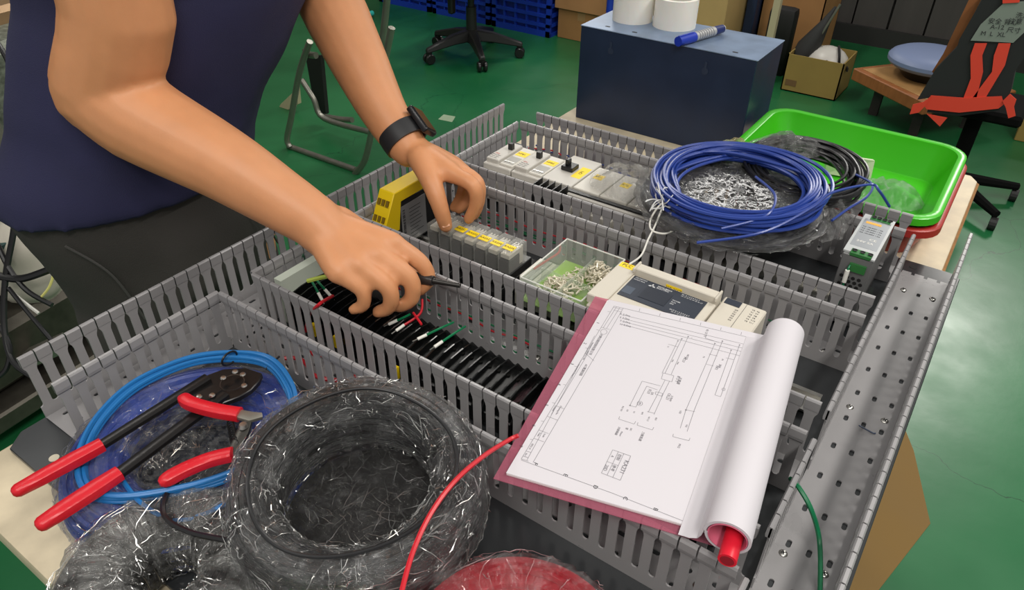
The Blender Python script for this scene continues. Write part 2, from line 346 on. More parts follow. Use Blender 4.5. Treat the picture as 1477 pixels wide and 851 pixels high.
holed(XR0 + .0016 + .0025, XR1 - .0016 - .0005, .6375 - 19 * cell + .0005, .6820 - .0222 + .0227, 3, 19 + 0, .0023, .0046).build('slotted_base', DUCT, dr)
MB().bb(XR0 + .0001, XR1, .6825, .7104 - .006, 0, .0016).build('base_end', DUCT, dr)
for k in range(4): MB().bb(XR0 + .001 + k * .0158, XR0 + .001 + k * .0158 + .0115, .7043, .7104, 0, .0016).build('end_tooth', DUCT, dr)
MB().bb(XR0, XR0 + .0042, YR, .683, 0, .0017).bb(XR1 - .0022, XR1, YR, .683, 0, .0017).build('base_edge', DUCT, dr)
for y in (.661, .397, .178, -.04):
    for x in (.6785, .7135): screw((x, y, .0017), dr)

# ================================================================== WIRES LYING IN DUCTS
def wire(name, pts, r, m, label, cat='wire', group=None, n=6, sub=8, tip=None, base=None):
    p = [Vector(q) for q in pts]
    o = MB().tube(bez(p, sub), r, n).build(name, m, None, smooth=True, base=base or p[0]); tag(o, label, cat, group)
    if tip:
        d = (p[-1] - p[-2]).normalized(); MB().cyl(p[-1] - d * .002, p[-1] + d * .009, r * 1.35, n=10).build('white_marker_sleeve', WTUBE, o, smooth=True)
        MB().cyl(p[-1] + d * .009, p[-1] + d * .015, r * .55, n=8).build('crimped_pin', STEEL, o, smooth=True)
    return o
def along(x0, x1, y, z, amp=.004, n=9): return [(x0 + (x1 - x0) * k / n, y + random.uniform(-amp, amp), z + random.uniform(0, .003)) for k in range(n + 1)]
for i, (y, z, m, c) in enumerate(((.262, .006, GREEN, 'green'), (.272, .012, RED, 'red'), (.280, .007, GREEN, 'green'))):
    wire('loose_wire', along(.10, .63 if i != 1 else .36, y, z), .0012, m, '%s wire lying %s in the duct behind the terminal strip' % (c, ('nearest the strip', 'in the middle and shortest', 'farthest from the strip')[i]), group='wires in the middle duct')
for i, (y, z, m, c) in enumerate(((.464, .007, RED, 'red'), (.472, .013, GREEN, 'green'), (.482, .02, RED, 'red'), (.486, .008, GREEN, 'green'))):
    wire('loose_wire', along(.09, .30 + .09 * i, y, z), .0012, m, '%s wire lying in the duct behind the relays, %s' % (c, ('shortest and nearest the relays', 'second from the relays', 'higher red one near the breakers', 'longest and nearest the breakers')[i]), group='wires in the rear duct')
for i, (y, z, x1, m, c) in enumerate(((.694, .012, .30, RED, 'red'), (.700, .025, .26, BLUEW, 'blue'), (.686, .03, .20, RED, 'red'))):
    wire('loose_wire', along(.075, x1, y, z, .006), .0013, m, '%s wire in the farthest duct, %s' % (c, ('low and longest', 'at mid height', 'high and shortest')[i]), group='wires in the farthest duct')
for i, (y, z, x0, x1, m, c) in enumerate(((.097, .012, .14, .28, RED, 'red'), (.110, .030, .15, .25, RED, 'red'))):
    wire('loose_wire', along(x0, x1, y, z, .006), .0024, m, '%s cable in the duct behind the black reel, %s' % (c, ('lower one', 'upper one')[i]), group='red cables in the front duct')

# ================================================================== DIN RAILS AND TERMINAL STRIP
def rail(x0, x1, y, lab):
    e = MB(); e.bb(x0, x1, y - .0135, y + .0135, .0, .0015); e.bb(x0, x1, y - .0135, y - .012, .0, .0075); e.bb(x0, x1, y + .012, y + .0135, .0, .0075)
    e.bb(x0, x1, y - .0175, y - .012, .0065, .0078); e.bb(x0, x1, y + .012, y + .0175, .0065, .0078)
    tag(e.build('mounting_rail', STEEL, base=(x0, y, 0)), lab, 'rail', 'metal mounting rails')
rail(.08, .65, .374, 'metal mounting rail under the clear relays and the controller')
rail(.08, .65, .585, 'metal mounting rail under the white breakers and power supply')
ts = empty('terminal_strip', (.3, .185, 0), 'long black screw terminal strip with thin dividing fins between the two front ducts', 'terminal strip')
tb = MB(); tb.bb(0, .0088, .150, .222, 0, .020); tb.bb(0, .0088, .160, .214, .020, .029)
fin = MB(); poly = [(.148, .002), (.224, .002), (.224, .024), (.214, .039), (.197, .042), (.176, .042), (.158, .039), (.148, .024)]
fin.add([(-.0016, y, z) for y, z in poly] + [(.0, y, z) for y, z in poly], [tuple(range(8))[::-1], tuple(range(8, 16))] + [(i, (i + 1) % 8, 8 + (i + 1) % 8, 8 + i) for i in range(8)])
BG = mat('black_glossy_terminal', (16, 17, 17), .16)
f0 = b0 = s0 = None
for k in range(45):
    x = .085 + k * .0121
    if k == 0:
        b0 = tb.build('terminal_block', BG, ts); b0.location = Vector((x, 0, 0)) - ts.location
        for v in b0.data.vertices: v.co += ts.location
        f0 = fin.build('divider_fin', BG, ts); f0.location = Vector((x, 0, 0)) - ts.location
        for v in f0.data.vertices: v.co += ts.location
        s_ = MB()
        for y in (.172, .201): s_.lathe([(0, .031), (.0022, .0308), (.0026, .029)], (.0047, y, 0), 8)
        s0 = s_.build('terminal_screws', mat('dull_screw', (62, 60, 56), .45, 1), ts); s0.location = Vector((x, 0, 0)) - ts.location
        for v in s0.data.vertices: v.co += ts.location
    else:
        for q in (b0, f0, s0):
            c = q.copy(); COL.objects.link(c); c.parent = ts; c.location = Vector((x, 0, 0)) - ts.location
for k, x in enumerate((.135, .172, .262)):
    o = MB().bb(x - .003, x + .003, .1425, .1475, .010, .026).build('yellow_end_stop', YEL, ts)
# brass ring seen behind duct
g = MB(); g.tube([(.332 + .006 * math.cos(a), .104, .034 + .006 * math.sin(a)) for a in [2 * PI * k / 16 for k in range(16)]], .0018, 8, closed=True); g.bb(.339, .35, .1025, .1055, .031, .037)
tag(g.build('brass_ring_lug', mat('brass', (190, 150, 60), .35, .8), smooth=True, base=(.332, .104, .02)), 'brass ring lug inside the front duct behind the black reel', 'cable lug')
# wires with white marker sleeves on the strip
def lead(a, bz, mid, m, lab, r=.0014): wire('marked_wire', [at(*a), at(*mid), at(*bz)], r, m, lab, group='wires with white marker sleeves', tip=True)
lead((592, 453, .056), (571, 463, .050), (582, 458, .054), GREEN, 'green wire with white sleeve nearest under the right hand, parallel to a red one')
lead((609, 432, .060), (581, 470, .050), (606, 452, .058), RED, 'red wire with white sleeve bending down under the right hand')
lead((654, 465, .046), (613, 484, .050), (634, 474, .053), GREEN, 'green wire with white sleeve lying on the fins, the left of two alone')
lead((671, 471, .046), (636, 494, .050), (655, 481, .053), GREEN, 'green wire with white sleeve farthest right on the terminal fins')
wire('cross_wire', [at(596, 451, .062), at(601, 458, .061), at(608, 468, .060)], .0014, RED, 'short red wire end crossing over the sleeved red wire')
wire('red_lead', [at(441, 478, .02), at(446, 455, .05), at(460, 439, .085), at(480, 427, .07)], .0019, RED, 'red wire looping over the front duct edge left of the right hand')
lead((449, 405, .06), (460, 424, .05), (454, 413, .058), GREEN, 'pale sleeved wire left of the right hand, left one of two')
lead((456, 403, .06), (470, 419, .05), (462, 410, .058), GREEN, 'pale sleeved wire left of the right hand, right one of two')
o = MB().tube(bez([at(430, 440, .02), at(428, 400, .045), at(432, 374, .05), at(440, 368, .04), at(446, 400, .03)], 8), .0028, 8).build('earth_wire_loop', GREEN, smooth=True, base=at(430, 440, 0)); tag(o, 'thick green wire bent in a loop behind the left duct wall', 'wire')
o = MB().bb(.071, .083, .150, .232, 0, .062).build('terminal_end_block', mat('white_green_block', (196, 204, 190), .5), base=(.077, .19, 0)); tag(o, 'pale end block at the left end of the black terminal strip', 'terminal')

# ================================================================== RELAYS
CLR = clear('clear_polycarbonate', (240, 240, 235), .07)
def make_relay():
    e = empty('relay', (0, 0, 0), '', 'relay', 'clear cover plug-in relays in a row')
    MB().bb(-.0089, .0089, -.045, .045, .0078, .028).bb(-.0089, .0089, -.032, .032, .028, .040).build('socket', BLACK, e, bevel=.0008)
    MB().bb(-.0086, .0086, -.0205, .0205, .040, .0705).build('clear_cover', CLR, e, bevel=.0012)
    MB().bb(-.0070, .0070, -.0185, .006, .041, .0575).build('coil', BLACKM, e)
    c = MB()
    for x in (-.0045, 0, .0045): c.bb(x - .0008, x + .0008, .008, .016, .041, .066)
    c.bb(-.0065, .0065, -.016, .012, .0600, .0655); c.build('contact_frame', mat('pale_frame', (190, 186, 176), .4), e)
    return e
rl = make_relay(); rx0 = .1112; first = True
rn = ['clear relay without a label, under the left thumb nearest the yellow module', 'clear relay without a label, just left of the first yellow label', 'clear relay with yellow label, nearest the hand of the five labelled', 'clear relay with yellow label, second of the five from the hand', 'clear relay with yellow label, middle of the five labelled', 'clear relay with yellow label, fourth of the five from the hand', 'clear relay with yellow label, last of the row beside the empty plate']
for k in range(7):
    r_ = rl if k == 0 else copy_tree(rl)
    r_.location = (.2645 - .0188 * (6 - k), .361, 0); r_['label'] = rn[k]
    if k >= 2:
        o = MB().bb(-.0074 + r_.location.x, .0074 + r_.location.x, .361 - .012, .361 - .001, .0706, .0711).build('yellow_label', YLAB, r_)
        text('KA23%d' % (k - 1), (r_.location.x, .361 - .0065, .07125), .0050, (1, 0, 0), (0, 1, 0), INK, o, 'label_text', 'CENTER')
# ================================================================== YELLOW SAFETY MODULE
ym = empty('safety_module', (.077, .37, 0), 'black safety module with bright yellow terminal cover beside the left hand', 'relay module')
MB().bb(.0665, .0895, .330, .432, .008, .0795).build('module_body', BLACK, ym, bevel=.001)
yp = MB(); pl = [(.352, .096), (.420, .096), (.425, .079), (.345, .079)]
def yz_prism(mb, poly, x0, x1):
    k = len(poly); return mb.add([(x0, y, z) for y, z in poly] + [(x1, y, z) for y, z in poly], [tuple(range(k))[::-1], tuple(range(k, 2 * k))] + [(i, (i + 1) % k, k + (i + 1) % k, k + i) for i in range(k)])
yz_prism(yp, [(.316, .040), (.318, .056), (.340, .097), (.418, .097), (.424, .080), (.352, .080), (.345, .040)], .065, .091).build('yellow_cover', YEL, ym, bevel=.001)
for j, (yy, zz) in enumerate(((.332, .0835), (.322, .0635))):
    for q in range(3):
        x = .0708 + q * .0072; MB().box((x, yy - .0001, zz), (.0045, .003, .008), R=Matrix.Rotation(-.46, 3, 'X')).build('screw_opening', mat('yellow_shadow', (120, 95, 10), .6), ym)
MB().box((.0745, .3155, .046), (.006, .001, .006)).build('latch_hole', BLACKM, ym)
tp = MB()
for q in range(3):
    for w_ in range(2): tp.box((.0705 + q * .0072, .350 + w_ * .014, .0962), (.004, .007, .0006))
tp.build('top_openings', mat('yellow_shadow', (120, 95, 10), .6), ym)
lb = MB().bb(.0901, .0905, .350, .400, .012, .072).build('rating_label', mat('silver_label', (150, 150, 150), .4, .5), ym, bevel=.0001)
bc = MB()
for k in range(22): bc.bb(.0906, .0907, .353, .3575, .018 + k * .0022, .018 + k * .0022 + random.choice((.0006, .0011, .0015)))
for k in range(9): bc.bb(.0906, .0907, .366, .366 + random.uniform(.014, .03), .018 + k * .0055, .0188 + k * .0055)
bc.build('label_print', INK, ym)
# ================================================================== PLC + EXTENSION
PZ = .088
plc = empty('controller', (.47, .365, 0), 'beige programmable controller with dark front panel, partly under the drawing', 'controller')
MB().bb(.404, .5235, .300, .392, .008, .078).build('housing', BEIGE, plc, bevel=.0015)
MB().bb(.401, .4245, .306, .385, .076, PZ).build('left_cover', BEIGE, plc, bevel=.001)
MB().bb(.4245, .5235, .306, .371, .076, PZ - .002).build('front_face', BEIGE, plc, bevel=.001)
MB().bb(.4275, .5145, .326, .3685, PZ - .002, PZ - .0012).build('dark_panel', mat('panel_charcoal', (44, 50, 62), .35), plc)
MB().bb(.4235, .5235, .3725, .3855, .076, .0935).bb(.4235, .4262, .368, .387, .09, .0955).bb(.5208, .5235, .368, .387, .09, .0955).build('terminal_cover', BEIGE, plc, bevel=.001)
o = MB().bb(.4035, .4215, .374, .3838, PZ, PZ + .0003).build('yellow_label', YLAB, plc); text('PLC', (.4125, .3788, PZ + .00035), .0075, (1, 0, 0), (0, 1, 0), INK, o, 'label_text', 'CENTER')
o = MB().bb(.464, .483, .3722, .3725, .079, .088).build('yellow_label', YLAB, plc); text('X0-X17', (.4735, .3721, .0836), .0058, (1, 0, 0), (0, 0, 1), INK, o, 'label_text', 'CENTER')
pz = PZ - .0011
lg = MB()
def dia(x, y, a): lg.add([(x, y, pz), (x + a * .9, y + a * 1.55, pz), (x, y + a * 3.1, pz), (x - a * .9, y + a * 1.55, pz)], [(0, 1, 2, 3)])
dia(.4525, .3615, .00125); s3 = 1.35
for sx_ in (-1, 1):
    lg.add([(.4525, .3613, pz), (.4525 + sx_ * .0014, .3593, pz), (.4525 + sx_ * .0042, .3593, pz), (.4525 + sx_ * .0028, .3613, pz)], [(0, 1, 2, 3)])
lg.build('diamond_emblem', INKW, plc)
text('MITSUBISHI', (.458, .3640, pz), .0034, (1, 0, 0), (0, 1, 0), INKW, plc, 'maker_lettering'); text('ELECTRIC', (.458, .3610, pz), .0034, (1, 0, 0), (0, 1, 0), INKW, plc, 'maker_lettering')
for s_, x, y, z_ in (('100-240VAC', .4295, .3655, .0028), ('24VDC 5mA', .4295, .362, .0026), ('POWER', .482, .350, .0026), ('RUN', .482, .3465, .0026), ('ERR', .482, .343, .0026), ('IN  0 1 2 3 4 5 6 7', .486, .3655, .0027), ('10 11 12 13 14 15 16 17', .486, .3625, .0025), ('OUT 0 1 2 3 4 5 6 7', .486, .3335, .0027), ('10 11 12 13 14 15', .489, .3305, .0025)):
    text(s_, (x, y, pz), z_, (1, 0, 0), (0, 1, 0), INKW, plc, 'panel_print')
MB().bb(.4455, .4458, .330, .350, pz - .0001, pz).bb(.4485, .479, .3340, .3575, pz - .0002, pz + .0002).build('panel_door_outline', mat('panel_charcoal2', (36, 41, 52), .3), plc)
MB().bb(.4288, .4400, .332, .346, pz - .0001, pz + .0001).build('port_cover', mat('panel_slate', (70, 80, 95), .4), plc)
ex = empty('extension_module', (.55, .365, 0), 'beige extension module with small dark window right of the controller', 'controller')
MB().bb(.5255, .572, .310, .392, .008, PZ - .002).build('housing', BEIGE, ex, bevel=.0015)
MB().bb(.5285, .5455, .379, .3895, PZ - .0022, PZ - .0014).build('dark_window', mat('panel_charcoal', (44, 50, 62), .35), ex)
MB().bb(.5505, .5508, .312, .390, PZ - .0021, PZ - .0017).build('seam', INK, ex)
for k in range(6): text('X%d' % k, (.543, .3735 - k * .004, PZ - .0018), .003, (1, 0, 0), (0, 1, 0), INK, ex, 'panel_print'); text('Y%d  Y%d' % (k, k + 6), (.558, .384 - k * .0045, PZ - .0018), .003, (1, 0, 0), (0, 1, 0), INK, ex, 'panel_print')
# ================================================================== GREY STACKED TERMINALS + CLEAR PARTS BOX
gt = empty('stacked_terminals', (.30, .365, 0), 'stack of thin grey terminals between the relays and the clear parts box', 'terminal')
GT = mat('grey_terminal', (165, 166, 160), .45)
for k in range(9):
    x = .287 + k * .0062; hgt = .044 - .001 * (k % 2)
    MB().bb(x, x + .0050, .335, .402, .0078, hgt - .008).bb(x, x + .0050, .345, .392, hgt - .008, hgt).build('terminal', GT if k % 3 else WHITEP, gt)
cb = empty('parts_box', (.37, .35, .046), 'open clear plastic box full of small crimp terminals, green tinted base', 'box')
bx0, bx1, by0, by1, bz0, bz1 = .318, .398, .300, .402, .047, .079
CB = clear('clear_box_plastic', (235, 240, 232), .08)
for q in ((bx0, bx1, by0, by0 + .0012), (bx0, bx1, by1 - .0012, by1), (bx0, bx0 + .0012, by0, by1), (bx1 - .0012, bx1, by0, by1)): MB().bb(*q, bz0, bz1).build('box_side', CB, cb)
MB().bb(bx0, bx1, by0, by1, bz0, bz0 + .001).build('box_base', clear('green_tint_clear', (180, 215, 120), .35), cb)
MB().bb((bx0 + bx1) / 2, (bx0 + bx1) / 2 + .001, by0, by1, bz0, bz1 - .012).bb(bx0, bx1, .345, .346, bz0, bz1 - .012).build('divider', CB, cb)
rim = MB(); 
for a_, c_ in (((bx0, by0), (bx1, by0)), ((bx1, by0), (bx1, by1)), ((bx1, by1), (bx0, by1)), ((bx0, by1), (bx0, by0))): rim.cyl((*a_, bz1), (*c_, bz1), .0009, n=6)
rim.build('box_rim', clear('clear_edge', (250, 250, 245), .5), cb)
cr_ = MB()
for k in range(260):
    t = random.random(); far = random.random() < .6
    x = random.gauss(.372 if far else .352, .012); y = random.gauss(.382 if far else .338, .012)
    x = min(max(x, bx0 + .006), bx1 - .006); y = min(max(y, by0 + .006), by1 - .006)
    hmax = .026 * math.exp(-(((x - (.375 if far else .352)) / .018) ** 2 + ((y - (.384 if far else .338)) / .018) ** 2)) if far else .014
    z = bz0 + .003 + random.random() * hmax
    d = Vector((random.uniform(-1, 1), random.uniform(-1, 1), random.uniform(-.5, .5))).normalized() * .004; c = Vector((x, y, z))
    cr_.cyl(c - d, c + d, .0011, n=5)
    if k % 2 == 0:
        R = Matrix.Rotation(random.uniform(0, 6), 3, 'Z') @ Matrix.Rotation(random.uniform(-.8, .8), 3, 'X'); e_ = c + d * 1.5
        cr_.tube([e_ + R @ Vector((.0019 * math.cos(a), .0019 * math.sin(a), 0)) for a in [2 * PI * q / 8 for q in range(8)]], .00055, 4, closed=True)
tag(cr_.build('crimp_terminals', mat('tinned_crimps', (222, 214, 194), .35, .25), base=(.36, .36, bz0)), 'heap of small pale crimp terminals in the clear parts box', 'terminals', kind='stuff')
wire('red_lead', [at(770, 388, .05), at(790, 375, .055), at(806, 364, .05), at(808, 352, .03)], .0016, RED, 'red wire running from the grey terminals into the rear duct')
# ================================================================== BREAKERS, LONG UNIT, POWER SUPPLY
WG = mat('off_white_abs', (196, 192, 184), .42)
def breaker(x0, x1, lab, lev):
    e = empty('circuit_breaker', ((x0 + x1) / 2, .575, 0), lab, 'breaker', 'white breakers at the back of the plate')
    MB().bb(x0, x1, .532, .640, .008, .050).bb(x0, x1, .545, .625, .05, .060).build('housing', WG, e, bevel=.0012)
    m = (x0 + x1) / 2
    MB().bb(x0 + .001, m - .001, .552, .618, .058, .0665).build('raised_front', WG, e, bevel=.0012)
    MB().bb(m + .001, x1 - .001, .552, .618, .058, .0635).build('raised_front', WHITEP, e, bevel=.0012)
    MB().bb(m - .012, m - .004, .592, .600, .066, .0765).build('toggle_lever', BLACK, e, bevel=.001)
    o = MB().bb(m + .004, x1 - .002, .588, .604, .0635, .0638).build('yellow_label', YLAB, e); text(lev, (m + .005, .596, .0639), .006, (1, 0, 0), (0, 1, 0), INK, o, 'label_text')
    MB().bb(m + .003, x1 - .003, .556, .582, .0635, .0637).build('rating_plate', mat('grey_print', (168, 166, 160), .5), e)
    for q in range(4): MB().lathe([(0, .0645), (.0022, .0645), (.0024, .0636)], (m + .006 + q * .0045, .562, 0), 10).build('terminal_screw', STEEL, e)
    text('ON', (x0 + .004, .572, .0667), .005, (1, 0, 0), (0, 1, 0), mat('red_ink', (190, 60, 50), .6), e, 'breaker_print')
    for q in range(3): text('30mA 250V', (x0 + .003, .563 - q * .005 + .004, .0667), .003, (1, 0, 0), (0, 1, 0), INK, e, 'breaker_print')
breaker(.082, .132, 'white two-part circuit breaker with black toggle, leftmost at the back', 'NFB1')
breaker(.134, .184, 'white two-part circuit breaker with black toggle, second from the left at the back', 'NFB2')
e = empty('circuit_protector', (.21, .57, 0), 'narrow protector with black screw terminal comb and yellow label, right of the white breakers', 'breaker')
MB().bb(.186, .236, .548, .640, .008, .064).build('housing', WG, e, bevel=.001)
MB().bb(.186, .236, .5135, .548, .008, .052).build('terminal_base', BLACK, e)
for q in range(5): MB().bb(.187 + q * .0108, .1885 + q * .0108, .514, .550, .05, .064).build('comb_tooth', BLACK, e)
for q in range(4): MB().lathe([(0, .0555), (.003, .055), (.0032, .052)], (.1935 + q * .0108, .530, 0), 10).build('terminal_screw', STEEL, e)
MB().bb(.196, .216, .585, .605, .064, .071).bb(.2, .206, .590, .600, .071, .080).build('toggle_lever', BLACK, e, bevel=.001)
o = MB().bb(.219, .234, .575, .612, .064, .0643).build('yellow_label', YLAB, e); text('CP1', (.2265, .594, .0645), .007, (0, 1, 0), (-1, 0, 0), INK, o, 'label_text', 'CENTER')
e = empty('relay_interface', (.33, .57, 0), 'long white interface unit with black groove, running under the crumpled plastic bag', 'interface module')
MB().bb(.239, .46, .532, .625, .008, .062).build('housing', WG, e, bevel=.0015)
for q in range(5): MB().bb(.241 + q * .0435, .2825 + q * .0435, .545, .622, .062, .0665).build('module_face', WHITEP, e, bevel=.001)
MB().bb(.239, .46, .5355, .5425, .0615, .0645).build('black_groove', BLACK, e)
for q in range(2):
    o = MB().bb(.250 + q * .0435, .264 + q * .0435, .585, .600, .0665, .0668).build('yellow_label', YLAB, e); text('RY%d' % (q + 1), (.251 + q * .0435, .5925, .067), .006, (1, 0, 0), (0, 1, 0), INK, o, 'label_text')
for q in range(9): MB().bb(.243 + q * .0135, .249 + q * .0135, .524, .5315, .008, .044).build('white_plug', WHITEP, e, bevel=.0008)
ps = empty('power_supply', (.626, .58, 0), 'slim silver fronted power supply with green screw terminals by the wide right duct', 'power supply')
PX0, PX1, PY0, PY1, PT_ = .6085, .6440, .5280, .6330, .1050
ALU = mat('brushed_aluminium', (186, 190, 194), .32, .75); GT2 = mat('green_connector', (44, 108, 52), .4)
MB().bb(PX0 + .001, PX1 - .001, PY0, PY1, .009, PT_ - .002).build('steel_case', mat('case_steel', (122, 122, 122), .4, .4), ps, bevel=.0008)
MB().prism([(PX0, PY0 + .004), (PX0 + .008, PY0 + .004), (PX0 + .008, PY0 + .012), (PX1 - .004, PY0 + .012), (PX1 - .004, PY0 - .001), (PX1, PY0 - .001), (PX1, PY1), (PX0, PY1)], PT_ - .002, PT_).build('front_plate', mat('pale_front', (205, 208, 208), .3, .4), ps)
MB().bb(PX0 + .003, PX1 - .003, PY0 + .020, PY1 - .012, PT_, PT_ + .0003).build('silver_label', ALU, ps)
for yy in (PY0 + .006, PY1 - .0065):
    o = MB().bb(PX0 + .008, PX1 - .0045, yy - .006, yy + .0055, PT_ - .004, PT_ + .0012).build('green_terminal', GT2, ps, bevel=.0005)
    for q in range(3 + (yy > .6)): MB().lathe([(0, .0002), (.0022, .0004), (.0026, .0012), (.003, .0012)], (PX0 + .0118 + q * (.0085 if yy < .6 else .0061), yy, PT_ + .0012), 12).build('screw_head', BLACKM, o)
MB().bb(PX0 + .006, PX1 - .012, PY1 - .024, PY1 - .019, PT_ + .0003, PT_ + .0005).build('orange_stripe', mat('orange_print', (236, 170, 60), .5), ps)
text('24V 5A', (PX0 + .007, PY0 + .033, PT_ + .0004), .0062, (1, 0, 0), (0, 1, 0), WTUBE, ps, 'front_print'); text('CE', (PX0 + .019, PY0 + .042, PT_ + .0004), .007, (1, 0, 0), (0, 1, 0), WTUBE, ps, 'front_print')
for q in range(4): text('AC 100-240V 1.3A', (PX0 + .005, PY0 + .055 + q * .0055, PT_ + .0004), .0030, (1, 0, 0), (0, 1, 0), INK, ps, 'front_print')
vh = MB()
for i in range(4):
    for j in range(5): c = (PX0 + .007 + i * .0065 + (j % 2) * .003, PY0 - .0002, .074 - j * .0055); vh.cyl((c[0], PY0 - .0004, c[2]), (c[0], PY0 + .0005, c[2]), .0024, n=6)
vh.build('vent_holes', BLACKM, ps)
MB().bb(PX0 + .012, PX0 + .030, PY0 - .003, PY0 + .001, .084, .094).build('green_plug', GT2, ps)
wire('marked_wire', [(PX0 + .013, PY0 + .0, .091), (PX0 + .0125, PY0 - .006, .089), (PX0 + .0125, PY0 - .008, .074), (PX0 + .014, PY0 - .007, .05), (PX0 + .014, PY0 - .012, .03)], .0012, GREEN, 'green wire with white sleeve hanging from the power supply front', base=(PX0 + .013, PY0, 0))
MB().cyl((PX0 + .0125, PY0 - .0078, .087), (PX0 + .0127, PY0 - .0081, .071), .0026, n=10).build('white_marker_sleeve', WTUBE, bpy.data.objects[[o.name for o in bpy.data.objects if o.name.startswith('marked_wire')][-1]], smooth=True)

# ================================================================== COILS AND WRAPPED REELS
def basis(tilt, az):
    return Matrix.Rotation(az, 3, 'Z') @ Matrix.Rotation(tilt, 3, 'X') @ Matrix.Rotation(-az, 3, 'Z')
def loops(mb, c, R, wr, hh, ww, n, jit=.003, B=None, el=1, seg=56, sides=6, ph0=0):
    B = B or Matrix.Identity(3); c = Vector(c)
    for k in range(n):
        a0 = random.random() * 6.28; t = random.random(); dz = hh * ((k % max(1, int(n ** .5) + 1)) / (n ** .5 + 1)) ; dr = random.uniform(-ww, ww) ; a1, a2 = random.uniform(-jit, jit), random.uniform(-jit, jit)
        zj = random.uniform(-jit, jit) * .6; ox, oy = random.uniform(-jit, jit), random.uniform(-jit, jit)
        pts = []
        for i in range(seg):
            th = 2 * PI * i / seg; r = R + dr + a1 * math.sin(2 * th + a0) + a2 * math.sin(3 * th)
            pts.append(c + B @ Vector((r * math.cos(th) * el + ox, r * math.sin(th) + oy, dz + zj * math.sin(th + a0))))
        mb.tube(pts, wr, sides, closed=True)
    return mb
def torus_film(c, R, a, bq, nu=150, nv=36, amp=.0025, B=None, sq=2.6, uvs=(1, 1), fr=26):
    B = B or Matrix.Identity(3); c = Vector(c); mb = MB(); uv = []
    for i in range(nu + 1):
        th = 2 * PI * i / nu
        for j in range(nv + 1):
            ph = 2 * PI * j / nv; cx, cz = math.cos(ph), math.sin(ph)
            e = 2 / sq; px, pz = math.copysign(abs(cx) ** e, cx), math.copysign(abs(cz) ** e, cz)
            q = Vector((math.cos(th) * fr, math.sin(th) * fr * 1.0, ph * 1.2 if j < nv else 0))
            d = amp * (abs(noise.noise(Vector((math.cos(th) * 6, math.sin(th) * 6, cx * 2.3 + 4))) ) * 1.5 + noise.noise(Vector((math.cos(th) * fr, math.sin(th) * fr, cz * 2))) * .6 - .4)
            rr = R + (a + d) * px; mb.v.append(c + B @ Vector((rr * math.cos(th), rr * math.sin(th), (bq + d) * pz)))
            uv.append((i / nu * uvs[0], j / nv * uvs[1]))
    for i in range(nu):
        for j in range(nv):
            p = i * (nv + 1) + j; mb.f.append((p, p + nv + 1, p + nv + 2, p + 1))
    mb.uv = uv; return mb
def disc_film(c, R, amp, nr=26, na=90, B=None, dish=0, uvs=1, hub=0):
    B = B or Matrix.Identity(3); c = Vector(c); mb = MB(); uv = []
    for i in range(nr + 1):
        for j in range(na):
            r = R * i / nr; th = 2 * PI * j / na; x, y = r * math.cos(th), r * math.sin(th)
            z = amp * (abs(noise.noise(Vector((x * 40, y * 40, 1.5)))) * 2 + .5 * noise.noise(Vector((x * 110, y * 110, 4)))) + dish * (r / R) ** 2 + hub * (1 - r / R)
            mb.v.append(c + B @ Vector((x, y, z))); uv.append((x / R * uvs, y / R * uvs))
    for i in range(nr):
        for j in range(na):
            k = (j + 1) % na; mb.f.append((i * na + j, (i + 1) * na + j, (i + 1) * na + k, i * na + k))
    mb.uv = uv; return mb
CREASE_GLINT = mat('film_crease', (232, 232, 230), .24, metal=1)
def crease_glints(c, R, a, bq, n, parent, B=None, sq=2.6, lmax=.03, along=.5, seed=1, disc_=0, m=None, rr=.00030):  # bright thin strands along film folds, added to stand in for glints
    B = B or Matrix.Identity(3); c = Vector(c); mb = MB(); rg = random.Random(seed)
    def P(th, ph):
        e = 2 / sq; cx, cz = math.cos(ph), math.sin(ph); px, pz = math.copysign(abs(cx) ** e, cx), math.copysign(abs(cz) ** e, cz)
        return c + B @ Vector(((R + (a + .0008) * px) * math.cos(th), (R + (a + .0008) * px) * math.sin(th), (bq + .0008) * pz))
    for k in range(n):
        th, ph = rg.uniform(0, 6.28), rg.uniform(-1.2, 4.3); L_ = (.002 + lmax * rg.random() ** 2.2); g = rg.gauss(0, .35) if rg.random() < along else rg.gauss(PI / 2, .5)
        dth, dph = math.cos(g) / R, math.sin(g) / max(a, .01); pts = []; w = rg.uniform(-.25, .25)
        for i in range(6):
            t = i / 5 * L_; q = P(th + dth * t + w * math.sin(i * 1.3) * .02, ph + dph * t + w * (i / 5) ** 2 * .4)
            pts.append(q + Vector((rg.gauss(0, .0007), rg.gauss(0, .0007), rg.gauss(0, .0005))))
        q = rg.uniform(.5, 1.3) * rr; mb.tube(pts, [q * .2, q * .8, q, q, q * .7, q * .2], 4, caps=False)
    if disc_:
        for k in range(disc_):
            r_, th = (R - a) * rg.random() ** .5 * .95, rg.uniform(0, 6.28); d = rg.uniform(0, 3.14); L_ = rg.uniform(.004, lmax); p = Vector((r_ * math.cos(th), r_ * math.sin(th), 0)); v = Vector((math.cos(d), math.sin(d), 0)); q = rg.uniform(.4, 1.2) * rr
            base_ = parent.get('cz', -bq); pts = [c + B @ (p + v * L_ * i / 4 + Vector((0, 0, base_)) + Vector((-v.y, v.x, 0)) * rg.gauss(0, .0008)) for i in range(5)]
            mb.tube(pts, [q * .2, q, q, q * .8, q * .2], 4, caps=False)
    o = mb.build('film_crease_glints', m or CREASE_GLINT, parent, smooth=True); o['kind'] = 'stuff'; return o
FILMS = film('silvery_crinkled_film', (225, 225, 222), scale=(9, 9, 9), dens=.6, bumpd=.012, lo=.40, hi=.62)
